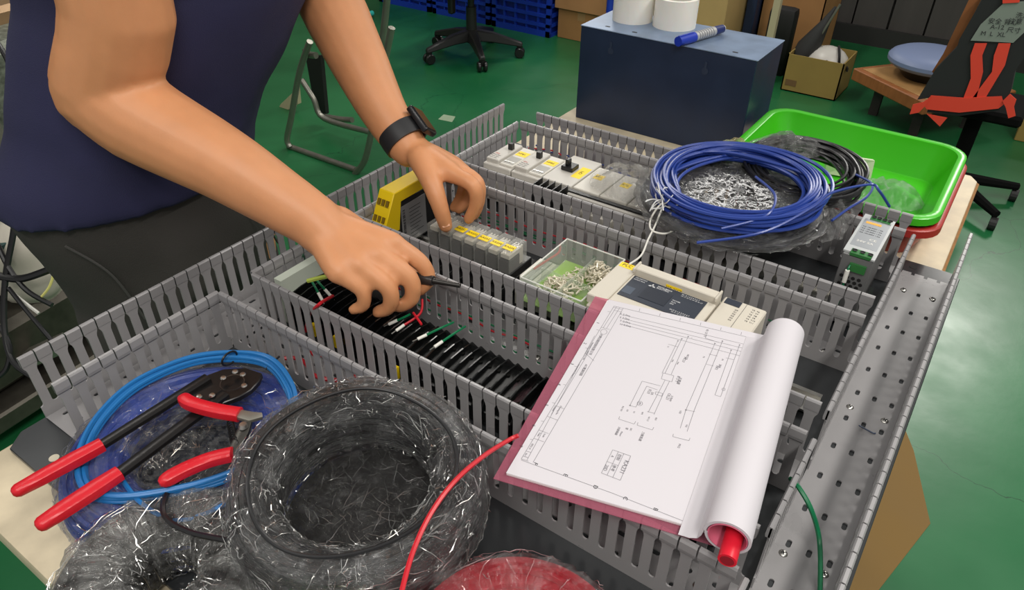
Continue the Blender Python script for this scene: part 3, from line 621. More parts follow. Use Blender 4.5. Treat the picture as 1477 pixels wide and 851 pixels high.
FILMR = film('stretch_film_streaky', scale=(2.6, 15, 1), dens=.5, bumpd=.016, lo=.50, hi=.72); FILMB = film('soft_bag_film', (230, 230, 230), scale=(7, 7, 7), dens=.5, bumpd=.010, lo=.45, hi=.7)
def reel(name, c, R, a, bq, wm_, fm_, label, B=None, nw=22, wr=.0032, amp=.0028, floor_z=None, cat='cable reel', filmy=True):
    B = B or Matrix.Identity(3); c = Vector(c); e = empty(name, c - Vector((0, 0, bq)), label, cat)
    w = MB()
    core = MB(); core.v = []
    core = torus_film(c, R, a * .86, bq * .9, 60, 20, 0, B, 3); core.uv = None
    core.build('wound_core', wm_, e, smooth=True)
    for k in range(nw):
        ph = 2 * PI * k / nw; cx, cz = math.cos(ph), math.sin(ph); px, pz = math.copysign(abs(cx) ** .72, cx), math.copysign(abs(cz) ** .72, cz)
        rr = R + a * .90 * px; j1, j2, a0 = random.uniform(-1, 1) * .0009, random.uniform(-1, 1) * .0009, random.random() * 6
        w.tube([c + B @ Vector(((rr + j1 * math.sin(2 * t + a0)) * math.cos(t), (rr + j1 * math.sin(2 * t + a0)) * math.sin(t), bq * .9 * pz + j2 * math.sin(t * 2 + a0))) for t in [2 * PI * i / 64 for i in range(64)]], wr, 6, closed=True)
    w.build('wire_windings', wm_, e, smooth=True)
    if filmy: torus_film(c, R, a + wr + .001, bq + wr * .6, 190, 46, amp, B, 2.6, (10, 1)).build('wrapping_film', fm_, e, smooth=True)
    return e
# blue reel lying on the plate, nearest the left corner
cB = Vector((.196, -.058, .026)); rb = reel('wrapped_wire_reel', cB, .082, .030, .024, mat('deep_blue_wire', (24, 66, 170), .35), FILMR, 'flat reel of blue wire wrapped in clear film, under the crimping tool', nw=16, amp=.0025)
disc_film(cB + Vector((0, 0, .004)), .056, .006, uvs=2.2, dish=.006).build('film_centre', FILMS, rb, smooth=True)
MB().prism(disc((cB.x, cB.y), .055, 32), .002, .006).build('grey_core_board', mat('dark_core', (48, 50, 60), .5), rb)
crease_glints(cB, .082, .034, .027, 330, rb, lmax=.03, seed=3, disc_=0, rr=.00028); crease_glints(cB + Vector((0, 0, .006)), .086, .034, 0.0, 0, rb, seed=4, disc_=170, lmax=.02)
# grey film wrapped reel below
cG = Vector((.298, -.150, .030)); rg_ = reel('wrapped_wire_reel', cG, .055, .030, .028, mat('dark_grey_wire', (46, 45, 44), .4), film('milky_film', (225, 225, 222), scale=(4, 12, 1), dens=.9, bumpd=.016, lo=.36, hi=.62), 'reel thickly wrapped in milky crumpled film, at the bottom edge under the black reel', nw=14, amp=.004)
crease_glints(cG, .055, .035, .031, 650, rg_, lmax=.028, along=.5, seed=5, rr=.00042)
# black reel on top
BT = basis(.10, .45)
cK = Vector((.374, -.018, .064)); rk = reel('wrapped_wire_reel', cK, .0835, .0195, .033, BLKW, FILMR, 'big reel of black wire in shiny clear film, standing on top in the front', BT, nw=30, wr=.0030, amp=.003)
disc_film(cK - BT @ Vector((0, 0, .033)), .067, .002, B=BT, uvs=2.6, hub=.004).build('film_centre', film('taut_film', (225, 225, 225), scale=(5, 5, 5), dens=.3, bumpd=.008, lo=.5, hi=.75), rk, smooth=True)
MB().loft([[cK + BT @ Vector((.068 * math.cos(t), .068 * math.sin(t), z)) for t in [2 * PI * k / 40 for k in range(40)]] for z in (-.038, -.035)]).build('dark_base_disc', mat('reel_base', (34, 32, 31), .35), rk)
MB().tube([cK + BT @ Vector(((.080 + .003 * math.sin(t * 2)) * math.cos(t), (.080 + .003 * math.sin(3 * t)) * math.sin(t), .0385 + .001 * math.sin(2 * t))) for t in [2 * PI * k / 80 for k in range(80)]], .0017, 8, closed=True).build('loose_wire_turn', BLKW, rk, smooth=True)
rk['cz'] = -.031
crease_glints(cK, .0835, .0235, .036, 900, rk, BT, lmax=.030, along=.7, seed=6, disc_=150)
del rk['cz']
# small black packet under the black reel so it rests on something
reel('wrapped_wire_reel', (.385, -.010, .0115), .055, .022, .010, BLKW, FILMR, 'flat black wire reel hidden directly beneath the big black reel', nw=10, amp=.002)
# red reel
cR = at(744, 797, .050) + Vector((.566, -.825, 0)) * .086; cR.z = .033
rr_ = reel('wrapped_wire_reel', cR, .052, .033, .030, mat('red_reel_wire', (190, 28, 48), .38), film('red_reel_film', scale=(4, 12, 1), dens=.6, bumpd=.016, lo=.48, hi=.66), 'reel of red wire wrapped in clear film, cut off by the bottom edge', nw=20, amp=.0028)
crease_glints(cR, .052, .037, .033, 420, rr_, lmax=.04, along=.3, seed=8, m=mat('pink_crease_glint', (240, 205, 205), .24, metal=1))  # pinkish strands added as glints on the red reel's film
# light blue cable coil draped around the blue reel
cl = MB(); random.seed(3)
ctr = [at(x, y, z) for x, y, z in ((150, 600, .052), (205, 552, .055), (290, 520, .056), (380, 520, .056), (420, 560, .060), (425, 610, .055), (395, 655, .056), (320, 694, .056), (230, 716, .055), (160, 722, .054), (122, 706, .052), (120, 655, .052))]
for k in range(8):
    sc_ = 1 + random.uniform(-.045, .03); m_ = sum(ctr, Vector()) / len(ctr); off = [random.uniform(-.0015, .0015) for _ in ctr]
    pts = [m_ + (p - m_) * (sc_ + random.uniform(-.012, .012)) + Vector((0, 0, (k % 3) * .0032 + o_ * .4)) for p, o_ in zip(ctr, off)]
    P2 = []; n_ = len(pts)
    for i in range(n_):
        a_, b_, c_, d_ = pts[i - 1], pts[i], pts[(i + 1) % n_], pts[(i + 2) % n_]
        for q in range(8): t = q / 8; P2.append(.5 * ((2 * b_) + (c_ - a_) * t + (2 * a_ - 5 * b_ + 4 * c_ - d_) * t * t + (3 * b_ - a_ - 3 * c_ + d_) * t ** 3))
    cl.tube(P2, .0021, 7, closed=True)
o = cl.build('cable_coil', LBLUE, smooth=True, base=cB + Vector((0, 0, .026))); tag(o, 'loose coil of light blue cable lying around the blue reel under the tools', 'cable')
t_ = at(331, 517, .062); MB().tube([t_ + Vector((0, .009 * math.cos(a), .007 * math.sin(a))) for a in [2 * PI * k / 14 for k in range(14)]], .0012, 6, closed=True).build('cable_tie', BLACK, o, smooth=True)
wire('cable_end', [at(*p) for p in ((175, 690, .058), (200, 722, .058), (235, 745, .055), (275, 748, .055), (330, 725, .06))], .0021, LBLUE, 'single light blue cable end curving below its coil', cat='cable')
wire('black_cable', [at(*p) for p in ((262, 690, .055), (240, 712, .06), (238, 745, .062), (275, 768, .064), (340, 782, .07), (400, 800, .06))], .0023, BLKW, 'thin black cable curving from under the red grip to the black reel', cat='cable')
wire('black_wire_end', [at(383, 533, .056), at(392, 524, .060), at(403, 514, .066)], .0012, BLKW, 'short stiff black wire end sticking up beside the light blue coil')
wire('red_wire', [at(*p) for p in ((748, 628, .094), (735, 634, .093), (700, 656, .108), (660, 690, .120), (625, 735, .122), (598, 790, .118), (580, 851, .108), (570, 900, .095))], .0019, RED, 'long red wire bending over the black reel down to the bottom edge')
wire('green_wire', [at(*p) for p in ((1140, 690, .05), (1152, 703, .055), (1170, 735, .045), (1182, 780, .02), (1183, 851, .006), (1180, 900, .005))], .0021, GREEN, 'green wire running down inside the wide right duct')
wire('wire_offcut', [at(1245, 617, .0025), at(1240, 614, .005), at(1258, 624, .0028), at(1263, 625, .0028)], .0008, mat('grey_blue_wire', (60, 74, 100), .4), 'tiny grey wire offcut lying on the floor of the wide right duct')
# far blue coil on plastic wrapped disc
cD = Vector((.452, .590, .0925))
rd = empty('wrapped_wire_reel', cD - Vector((0, 0, .012)), 'flat dark reel in loose silvery film, beneath the blue wire coil', 'cable reel')
c_ = torus_film(cD, .083, .034, .009, 80, 16, 0, None, 2.4); c_.uv = None; c_.build('wound_core', mat('dark_reel', (36, 36, 38), .35), rd, smooth=True)
torus_film(cD, .083, .041, .0115, 170, 34, .005, None, 2.2, (8, 1), 18).build('wrapping_film', FILMR, rd, smooth=True)
disc_film(cD + Vector((0, 0, .000)), .062, .009, uvs=2.4).build('film_centre', FILMS, rd, smooth=True)
crease_glints(cD, .083, .042, .0125, 420, rd, sq=2.2, lmax=.02, along=.4, seed=9); rd['cz'] = .008; crease_glints(cD, .083, .021, .008, 0, rd, lmax=.014, seed=12, disc_=700, rr=.0005, m=mat('silver_crease_glint', (236, 236, 236), .3, spec=.9)); del rd['cz']  # whiter strands added here for the film's silver highlights
bc_ = MB(); random.seed(11)
BB = basis(.05, -.7)
loops(bc_, cD + Vector((.004, .004, .014)), .0990, .00235, .026, .008, 34, .0045, BB)
loops(bc_, cD + Vector((.010, -.002, .018)), .086, .0022, .018, .006, 5, .008, BB)
o = bc_.build('wire_coil', BLUEW, smooth=True, base=cD + Vector((0, 0, .012))); tag(o, 'coil of glossy blue wire lying on a film wrapped reel across the rear ducts', 'cable')
kc = MB(); loops(kc, (.506, .716, .0890), .068, .0022, .026, .013, 30, .005, basis(.10, .4))
o = kc.build('wire_coil', BLKW, smooth=True, base=(.505, .715, .082)); tag(o, 'coil of black wire behind the blue coil, half over the green tray', 'cable')
wire('blue_wire_end', [at(*p) for p in ((1005, 350, .12), (1100, 335, .13), (1170, 300, .135), (1200, 278, .135), (1255, 266, .128), (1268, 275, .125), (1283, 298, .10))], .0017, BLUEW, 'blue wire end looping out of the blue coil towards the power supply')
wire('blue_wire_loop', [at(*p) for p in ((1090, 255, .125), (1117, 280, .13), (1112, 305, .128), (1088, 318, .122), (1040, 330, .118))], .0017, BLUEW, 'single blue wire turn crossing the inside of the blue coil')
wire('blue_wire_end', [at(*p) for p in ((1235, 252, .11), (1258, 266, .118), (1250, 284, .11), (1225, 300, .10), (1200, 318, .10))], .0017, BLUEW, 'blue wire end curling back beside the black coil')
# brown wrapped packet behind coil, crumpled bags
def blob_film(name, pts, m, lab, seed, cat='plastic bag', th=.012, fr=34):
    """crumpled sheet following a closed outline on the support height"""
    P = [Vector(p) for p in pts]; c = sum(P, Vector()) / len(P); mb = MB(); nr, na = 18, 84; uv = []
    for i in range(nr + 1):
        for j in range(na):
            t = j / na * len(P); k = int(t); f = t - k; o_ = P[k % len(P)].lerp(P[(k + 1) % len(P)], f); r = i / nr
            p = c.lerp(o_, r * (1 + .05 * noise.noise(Vector((j * .4, seed, 0)))))
            h = th * (1 - r * r) * (.55 + abs(noise.noise(Vector((p.x * fr, p.y * fr, seed)))) * 1.8) + .003 * noise.noise(Vector((p.x * 140, p.y * 140, seed)))
            mb.v.append(p + Vector((0, 0, max(h, 0)))); uv.append(((p.x - c.x) * 22, (p.y - c.y) * 22))
    for i in range(nr):
        for j in range(na): k = (j + 1) % na; mb.f.append((i * na + j, (i + 1) * na + j, (i + 1) * na + k, i * na + k))
    mb.uv = uv; o = mb.build(name, m, smooth=True, base=c); return tag(o, lab, cat)
blob_film('plastic_bag', [at(*p, .074) for p in ((852, 252), (880, 240), (925, 246), (950, 262), (962, 290), (930, 300), (880, 285), (850, 268))], FILMB, 'crumpled clear plastic bag on the long white interface unit', 2.2, th=.03)
blob_film('plastic_bag', [at(*p, .100) for p in ((985, 225), (1030, 204), (1090, 208), (1110, 222), (1060, 232), (1000, 240))], film('amber_bag', (206, 164, 100), scale=(6, 6, 6), dens=.85, bumpd=.008, lo=.35, hi=.55), 'amber tinted film bundle behind the blue coil', 5.1, th=.016)
blob_film('plastic_bag', [at(*p, .105) for p in ((1060, 214), (1110, 196), (1160, 205), (1200, 222), (1150, 232), (1100, 236))], FILMS, 'silvery crumpled bag between the blue coil and the green tray', 7.7, th=.022)
blob_film('plastic_bag', [at(*p, .080) for p in ((1175, 282), (1225, 278), (1232, 310), (1215, 345), (1185, 350), (1160, 330))], FILMS, 'crumpled film corner right of the blue coil above the rear duct', 9.4, th=.014)
wire('white_string', [at(*p) for p in ((962, 288, .112), (948, 300, .105), (938, 318, .092), (940, 332, .088), (958, 337, .088), (972, 330, .088), (968, 312, .092), (958, 300, .10))], .0012, WTUBE, 'frayed white string loop tied at the left of the blue coil', cat='string')
wire('white_string', [at(*p) for p in ((955, 300, .105), (945, 325, .09), (935, 345, .085), (925, 368, .084), (908, 381, .090))], .0012, WTUBE, 'tail of white string hanging towards the controller', cat='string')
kb = MB(); kp = at(958, 292, .108)
for q in range(26):
    d = Vector((random.gauss(0, 1), random.gauss(0, 1), random.gauss(0, .6))).normalized(); e1 = Vector((random.gauss(0, 1), random.gauss(0, 1), random.gauss(0, 1))).normalized()
    kb.tube(bez([kp + e1 * .004, kp + d * .014 + e1 * .004, kp + d * .024 - e1 * .006], 5), .0008, 4)
tag(kb.build('film_tie', mat('white_frayed_film', (225, 225, 225), .3), smooth=True, base=kp), 'frayed knot of white film tied round the blue coil', 'tie')

# ================================================================== TRAYS
def rrect(x0, x1, y0, y1, r, n=6):
    out = []
    for cx, cy, a0 in ((x1 - r, y1 - r, 0), (x0 + r, y1 - r, 90), (x0 + r, y0 + r, 180), (x1 - r, y0 + r, 270)):
        for k in range(n + 1): a = math.radians(a0 + 90 * k / n); out.append((cx + r * math.cos(a), cy + r * math.sin(a)))
    return out
def tray(name, x0, x1, y0, y1, z0, z1, m, lab, ins=.020, rot=0):
    def ring(d, z, r): return [Vector((x, y, z)) for x, y in rrect(x0 + d, x1 - d, y0 + d, y1 - d, max(r - d * .4, .006))]
    R_ = [ring(ins + .004, z0, .034), ring(ins, z0 + .002, .036), ring(.004, z1 - .012, .036), ring(.003, z1 - .001, .036), ring(.001, z1, .036), ring(-.005, z1, .04), ring(-.0065, z1 - .001, .04), ring(-.007, z1 - .011, .04), ring(-.0055, z1 - .011, .04), ring(-.0050, z1 - .003, .04), ring(.0005, z1 - .003, .038), ring(.0022, z1 - .012, .038), ring(ins - .002, z0 + .003, .038), ring(ins + .006, z0 + .0018, .034)]
    # inner skin first: reverse so the floor closes both ends
    mb = MB(); mb.loft([ring(ins + .006, z0 + .0022, .034), ring(ins + .003, z0 + .004, .034), ring(.007, z1 - .012, .036), ring(.0055, z1 - .001, .036), ring(.004, z1, .036), ring(-.005, z1, .04), ring(-.0065, z1 - .0012, .04), ring(-.007, z1 - .011, .04), ring(-.0052, z1 - .011, .04), ring(-.0048, z1 - .003, .04), ring(.0030, z1 - .004, .038), ring(.0045, z1 - .012, .038), ring(ins, z0 + .002, .036), ring(ins + .003, z0, .034)])
    o = mb.build(name, m, smooth=True, base=((x0 + x1) / 2, (y0 + y1) / 2, z0)); return tag(o, lab, 'tray')
GTR = mat('lime_green_plastic', (64, 182, 26), .3, spec=.6)
tray('plastic_tray', .377, .679, .741, 1.020, .006, .066, GTR, 'bright lime green plastic tray with rounded rim behind the power supply')
tray('plastic_tray', .3765, .6845, .7375, 1.0215, -.0055, .050, mat('red_brown_plastic', (164, 40, 34), .4), 'red plastic tray nested under the lime green tray', ins=.021)
o = blob_film('parts_bag', [at(*p, .012) for p in ((1235, 262), (1290, 262), (1335, 295), (1325, 304), (1290, 305), (1240, 296))], film('tray_bag', (235, 245, 235), scale=(8, 8, 8), dens=.55, bumpd=.006), 'clear bag of small white parts lying in the green tray', 3.3, th=.02)
MB().slab([at(1195, 222, .05), at(1262, 232, .045), at(1255, 262, .012), at(1190, 250, .012)], .012).build('white_block', mat('cream_parts', (205, 210, 180), .5), None, base=at(1220, 240, .01)).name
tag(bpy.data.objects['white_block'], 'cream plastic cover lying in the green tray behind the black coil', 'cover')
o = MB().slab([at(1148, 200, .064), at(1205, 212, .064), at(1198, 226, .040), at(1140, 212, .040)], .0015).build('clear_sheet', clear('acrylic', (225, 245, 225), .3), None, base=at(1170, 210, .02)); tag(o, 'small clear acrylic sheet standing in the green tray', 'plastic sheet')

# ================================================================== NAVY BOX WITH ROLLS AND MARKER
ZB = .17; bx = [at(838, 35, ZB), at(1092, 90, ZB), at(1134, 60, ZB)]
x0, y0 = .026, .918; x1 = .356; y1 = 1.052
nb = empty('steel_enclosure', ((x0 + x1) / 2, (y0 + y1) / 2, -.006), 'navy blue steel box standing behind the wiring panel, tape rolls on top', 'box')
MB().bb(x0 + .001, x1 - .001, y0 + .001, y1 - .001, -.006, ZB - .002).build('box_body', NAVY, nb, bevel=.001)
MB().bb(x0, x1, y0, y1, ZB - .002, ZB).build('lid', mat('pale_navy_top', (124, 142, 168), .38, .35, var=.18, vs_=22), nb, bevel=.0006)  # lid a paler navy than the body, randomly mottled
for x, y in ((x0 + .045, y0 + .02), (x0 + .10, y0 + .018), (x0 + .285, y0 + .018)): MB().prism(rrect(x - .005, x + .005, y - .0025, y + .0025, .0024, 3), ZB, ZB + .0003).build('slot_hole', BLACKM, nb)
for x in (x0 + .065, x1 - .085): MB().cyl((x, y0 + .0002, ZB - .035), (x, y0 + .0014, ZB - .035), .006, n=14).box((x, y0 + .0007, ZB - .026), (.004, .0014, .014)).build('keyhole', mat('dull_navy_light', (38, 50, 72), .4), nb)
def roll(c, lab, r=.037, h=.052):
    e = empty('tape_roll', c, lab, 'roll', 'white rolls on the navy box')
    MB().lathe([(r * .80, 0), (r, 0), (r, h), (r * .80, h), (r * .80, h * .3), (r * .80, 0)], c, 40).build('wound_tape', mat('translucent_white', (236, 232, 222), .4, sss=.3, var=.02), e, smooth=True)
    MB().lathe([(r * .72, 0.001), (r * .80, .001), (r * .80, h - .003), (r * .72, h - .003), (r * .72, .001)], c, 32).build('inner_core', mat('core_white', (214, 210, 200), .5), e, smooth=True)
    return e
roll(at(972, 37, ZB), 'white tape roll on the navy box, right one, beside the blue marker', .0385, .050)
roll(at(912, 28, ZB), 'white tape roll on the navy box, left one at its corner', .0370, .050)
a, c = at(978, 60, ZB + .009), at(1043, 41, ZB + .009); d = (c - a).normalized(); Lm = (c - a).length
mk = empty('marker_pen', a - Vector((0, 0, .009)), 'blue marker pen with silver label lying on the navy box', 'pen')
MB().cyl(a, a + d * Lm * .34, .0082, .0086, 16).build('cap', mat('marker_blue', (24, 52, 168), .35), mk, smooth=True)
MB().box(a + d * Lm * .2 + Vector((-.001, -.006, .008)), (Lm * .3, .0035, .0025), R=Vector((1, 0, 0)).rotation_difference(d).to_matrix()).build('pocket_clip', mat('marker_blue', (24, 52, 168), .35), mk)
lb_ = MB().cyl(a + d * Lm * .34, a + d * Lm * .78, .0078, .0078, 16).build('silver_label', mat('marker_silver', (190, 190, 188), .35, .5), mk, smooth=True)
pr = MB()
for q in range(7): pr.cyl(a + d * Lm * (.40 + q * .05), a + d * Lm * (.42 + q * .05), .0079, .0079, 16)
pr.build('label_print', mat('grey_print2', (120, 120, 124), .5), mk)
MB().cyl(a + d * Lm * .78, a + d * Lm * .98, .0078, .0070, 16).build('barrel_end', mat('marker_dark', (24, 38, 96), .35), mk, smooth=True)
MB().cyl(a + d * Lm * .98, a + d * Lm, .0070, .0060, 16).build('white_end', WHITEP, mk, smooth=True)

# ================================================================== HAND TOOLS
def flat_bar(pts, w, t, name, m, parent, zw=None, bevel=.001):
    """bar with rectangular section following pts, widths w per point (horizontal), thickness t"""
    P = [Vector(p) for p in pts]; rings = []
    for i, p in enumerate(P):
        tt = (P[min(i + 1, len(P) - 1)] - P[max(i - 1, 0)]).normalized(); s = tt.cross(Vector((0, 0, 1))).normalized(); u = s.cross(tt)
        ww = w[i] if isinstance(w, (list, tuple)) else w; th = t[i] if isinstance(t, (list, tuple)) else t
        rings.append([p + s * ww / 2 * math.copysign(abs(math.cos(a)) ** .6, math.cos(a)) + u * th / 2 * math.copysign(abs(math.sin(a)) ** .6, math.sin(a)) for a in [2 * PI * k / 12 for k in range(12)]])
    return MB().loft(rings).build(name, m, parent, smooth=True)
ct = empty('crimping_tool', at(200, 600, .055), 'long black crimping tool with two red grips, lying across the blue reel', 'crimping tool')
TM = mat('black_oxide_steel', (30, 28, 28), .3, .3)
zt = .066
g1a, g1b, h1 = at(17, 712, zt), at(148, 641, zt + .002), at(300, 545, zt + .006)
g2a, g2b, h2 = at(52, 761, zt), at(173, 682, zt + .002), at(325, 568, zt + .006)
flat_bar([g1a, g1a.lerp(g1b, .02), g1a.lerp(g1b, .06), g1a.lerp(g1b, .3), g1a.lerp(g1b, .7), g1b], [.004, .0085, .0115, .0130, .0135, .0122], [.004, .0075, .0095, .011, .012, .011], 'red_grip', REDT, ct)
flat_bar([g2a, g2a.lerp(g2b, .02), g2a.lerp(g2b, .06), g2a.lerp(g2b, .3), g2a.lerp(g2b, .7), g2b], [.004, .0095, .0125, .0140, .0148, .0132], [.004, .008, .010, .012, .012, .011], 'red_grip', REDT, ct)
flat_bar([g1b, g1b.lerp(h1, .5), h1], [.0105, .0115, .012], .006, 'handle_arm', TM, ct)
flat_bar([g2b, g2b.lerp(h2, .5), h2], [.0115, .012, .012], .006, 'handle_arm', TM, ct)
hd = [at(*p, zt + .004) for p in ((268, 562), (300, 540), (322, 532), (355, 530), (378, 538), (374, 549), (362, 562), (345, 572), (310, 585), (285, 585))]
MB().slab(hd, .006).build('crimping_head', TM, ct, bevel=.0008)
for p in ((322, 545), (339, 536), (352, 556), (350, 540), (287, 572), (306, 570)):
    MB().lathe([(0, .0014), (.0022, .0012), (.0030, 0)], at(*p, zt + .0102), 14).build('rivet', STEEL, ct, smooth=True)
c0 = at(335, 552, zt + .0102); MB().tube([c0 + Vector((.011 * math.cos(t), .011 * math.sin(t), 0)) for t in [2 * PI * k / 30 for k in range(30)]], .0006, 4, closed=True).build('ratchet_ring', mat('edge_wear', (90, 84, 80), .3, .8), ct)
pt_ = empty('cutting_pliers', at(300, 640, .06), 'pliers with red dipped grips and bare steel jaws, between crimping tool and black reel', 'pliers')
zp = .082
flat_bar(bez([at(262, 572, zp), at(275, 582, zp), at(310, 592, zp), at(346, 598, zp)], 5), [.005, .0095, .0115] + [.0125] * 12 + [.013], [.005, .009, .0105] + [.011] * 13, 'red_grip', REDT, pt_)
zq = .070
flat_bar(bez([at(230, 698, zq), at(262, 680, zq), at(300, 664, zq), at(336, 655, zq + .004)], 5), [.005, .0095, .0115] + [.0125] * 12 + [.012], [.005, .009, .0105] + [.011] * 13, 'red_grip', REDT, pt_)
flat_bar([at(345, 598, zp), at(362, 602, zp), at(378, 600, zp - .002)], [.010, .012, .006], .005, 'steel_jaw', mat('pliers_steel', (150, 146, 136), .35, .7), pt_)
flat_bar([at(334, 655, zq + .002), at(350, 625, zp - .004), at(358, 608, zp - .002)], [.008, .012, .008], .005, 'steel_arm', mat('dark_pliers_steel', (84, 82, 78), .35, .8), pt_)
MB().lathe([(0, .003), (.003, .0028), (.0045, 0)], at(351, 615, zp), 16).build('pivot_bolt', STEEL, pt_, smooth=True)
sp = MB(); A_, B_ = at(338, 640, zp - .006), at(332, 610, zp - .008)
sp.tube([A_.lerp(B_, k / 90) + Vector((.0036 * math.cos(k * .62), .0036 * math.sin(k * .62) * .7, .003 * math.sin(k * .62))) for k in range(91)], .0007, 5); sp.build('return_spring', TM, pt_, smooth=True)

# ================================================================== SCHEMATIC BINDER
PN = Vector((0, -.046, 1)).normalized(); P0 = Vector((.5, .06, .0850))
def pg(x, y, up=0): return onp(x, y, P0 + PN * up, PN)
bd = empty('schematic_binder', pg(900, 560) - Vector((0, 0, .004)), 'stack of printed wiring diagrams in a pink clear folder, lying over the ducts', 'document')
cor = [pg(*p) for p in ((878, 432), (730, 682), (1040, 772), (1118, 487))]
u_ = (cor[2] - cor[1]).normalized(); vv = (cor[0] - cor[1]).normalized()
PINK = clear('pink_clear_folder', (222, 136, 160), .20, .15)
f = [cor[0] - u_ * .016 + vv * .004, cor[1] - u_ * .008 - vv * .007, cor[2] + u_ * .004 - vv * .009, cor[3] + u_ * .003 + vv * .002]
MB().slab([p - PN * .0032 for p in f], .0006).build('pink_cover', PINK, bd)
MB().slab([p - PN * .0024 + Vector((random.uniform(-.001, .001), random.uniform(-.0015, 0), 0)) for p in cor], .0019).build('page_stack', mat('paper_stack', (222, 216, 216), .7), bd)
PAPER = mat('paper_white', (206, 202, 207), .75)
MB().slab([p - PN * .0004 for p in cor], .0004).build('top_page', PAPER, bd)
LN = MB(); UPL = .00012
def ln(pts, w=.00035, z=(680, 420, 3.038)):
    q = [pg(z[0] + x / z[2], z[1] + y / z[2], UPL) for x, y in pts]
    for a, b_ in zip(q, q[1:]):
        s = (b_ - a).cross(PN).normalized() * w / 2; LN.add([a - s, b_ - s, b_ + s, a + s], [(0, 1, 2, 3)])
Z2 = (680, 580, 3.14)
ln([(1270, 215), (625, 65), (218, 735), (250, 745)]); ln([(225, 262), (640, 413), (1040, 570)], z=Z2)
ln([(665, 75), (270, 750)]); ln([(636, 68), (578, 160)]); ln([(650, 72), (592, 163)]); ln([(540, 195), (243, 740)]); ln([(515, 262), (495, 300), (350, 540)]) 
for y_ in (0, 1): ln([(622 + 0 * y_, 70 + y_ * 12), (664 - 4, 80 + y_ * 12)])
ln([(569, 158), (606, 168)]); ln([(497, 270), (537, 305)]); ln([(365, 500), (405, 515)]); ln([(333, 548), (377, 565)]); ln([(296, 608), (338, 624)]); ln([(275, 645), (318, 660)]); ln([(238, 700), (262, 707)]); ln([(225, 722), (250, 730)])
for k in range(8):
    t = k / 8; x, y = 610 - 400 * t * .97, 90 + 640 * t; ln([(x - 14, y - 2), (x - 2, y + 1)])
for k in range(6): t = k / 6; x, y = 735 + 535 * t, 88 + 124 * t; ln([(x + 3, y - 12), (x, y)])
for k in range(6): t = k / 6 + .08; x, y = 225 + 815 * t, 262 + 308 * t; ln([(x + 3, y - 12), (x, y)], z=Z2)
for yy, xe, ye in ((103, 1240, 243), (119, 1240, 262), (132, 1238, 278), (145, 1225, 296)): ln([(660, yy), (xe, ye)])
for L_ in ([(905, 217), (835, 360)], [(922, 208), (848, 360)], [(950, 198), (875, 365)], [(840, 358), (887, 370), (878, 397), (832, 384), (840, 358)], [(848, 390), (822, 440), (775, 530)], [(868, 394), (845, 440), (800, 540)],
           [(828, 415), (748, 394), (695, 500)], [(815, 432), (768, 416), (720, 508)], [(690, 500), (722, 508)], [(770, 527), (802, 535)], [(808, 440), (838, 448), (834, 460), (806, 452), (808, 440)],
           [(650, 548), (645, 560), (713, 582), (720, 570)], [(730, 575), (726, 587), (793, 608), (799, 596)], [(885, 625), (882, 637), (953, 655), (958, 643)],
           [(1067, 228), (940, 520), (915, 600)], [(1100, 218), (975, 525), (945, 615)], [(936, 519), (980, 528)], [(1138, 258), (1067, 455), (1092, 462), (1175, 235)], [(1030, 190), (1025, 205), (1075, 222)],
           [(862, 232), (905, 244)], [(1040, 275), (1078, 284)], [(1030, 320), (1062, 328)], [(1115, 292), (1150, 300)], [(1200, 240), (1180, 300)], [(1222, 246), (1212, 300)]): ln(L_)
for cx, cy, r in ((580, 178, 14), (738, 492, 12), (1105, 430, 7)):
    ln([(cx + r * math.cos(a), cy + r * .8 * math.sin(a)) for a in [2 * PI * k / 14 for k in range(15)]])
ZK = (740, 560, 5.32)
ln([(765, 472), (903, 520), (823, 706), (678, 650), (765, 472)], z=ZK); ln([(808, 487), (722, 665)], z=ZK); ln([(850, 502), (765, 684)], z=ZK); ln([(722, 562), (808, 594)], z=ZK)
for cx, cy in ((905, 217), (922, 208), (950, 198), (1067, 228), (1100, 218), (1138, 258), (1175, 235), (695, 500), (940, 520)):
    ln([(cx - 3, cy), (cx + 3, cy + 1)], .0012)
pd = LN.build('printed_lines', mat('print_grey', (112, 110, 116), .7), bd)
rd_ = (pg(823, 706 / 5.32 + 560) - pg(823, 560)); 
RD = -vv; UD = u_
def ptx(s, x, y, size, z=(680, 420, 3.038), al='CENTER', m=None): return text(s, pg(z[0] + x / z[2], z[1] + y / z[2], UPL), size * .56, RD, UD, m or mat('print_grey', (112, 110, 116), .7), bd, 'page_text', al)
ptx('KA231', 852, 604, .0095, ZK); ptx('控制', 810, 528, .0062, ZK); ptx('參考', 768, 612, .0062, ZK); ptx('A', 762, 522, .0058, ZK); ptx('20D', 712, 610, .0070, ZK)
ptx('大興自動控制有限公司', 545, 232, .0060); ptx('Automation Control Co., Ltd.', 512, 262, .0040) ; ptx('AC電源回路', 490, 345, .0056); ptx('Controls AC Power 1', 455, 350, .0040)
ptx('Drawing No.', 382, 522, .0040); ptx('Drawn', 362, 515, .0040); ptx('Scale', 318, 632, .0040); ptx('Date', 296, 628, .0040); ptx('2021.A', 262, 680, .0044); ptx('Sh.1', 238, 716, .0036)
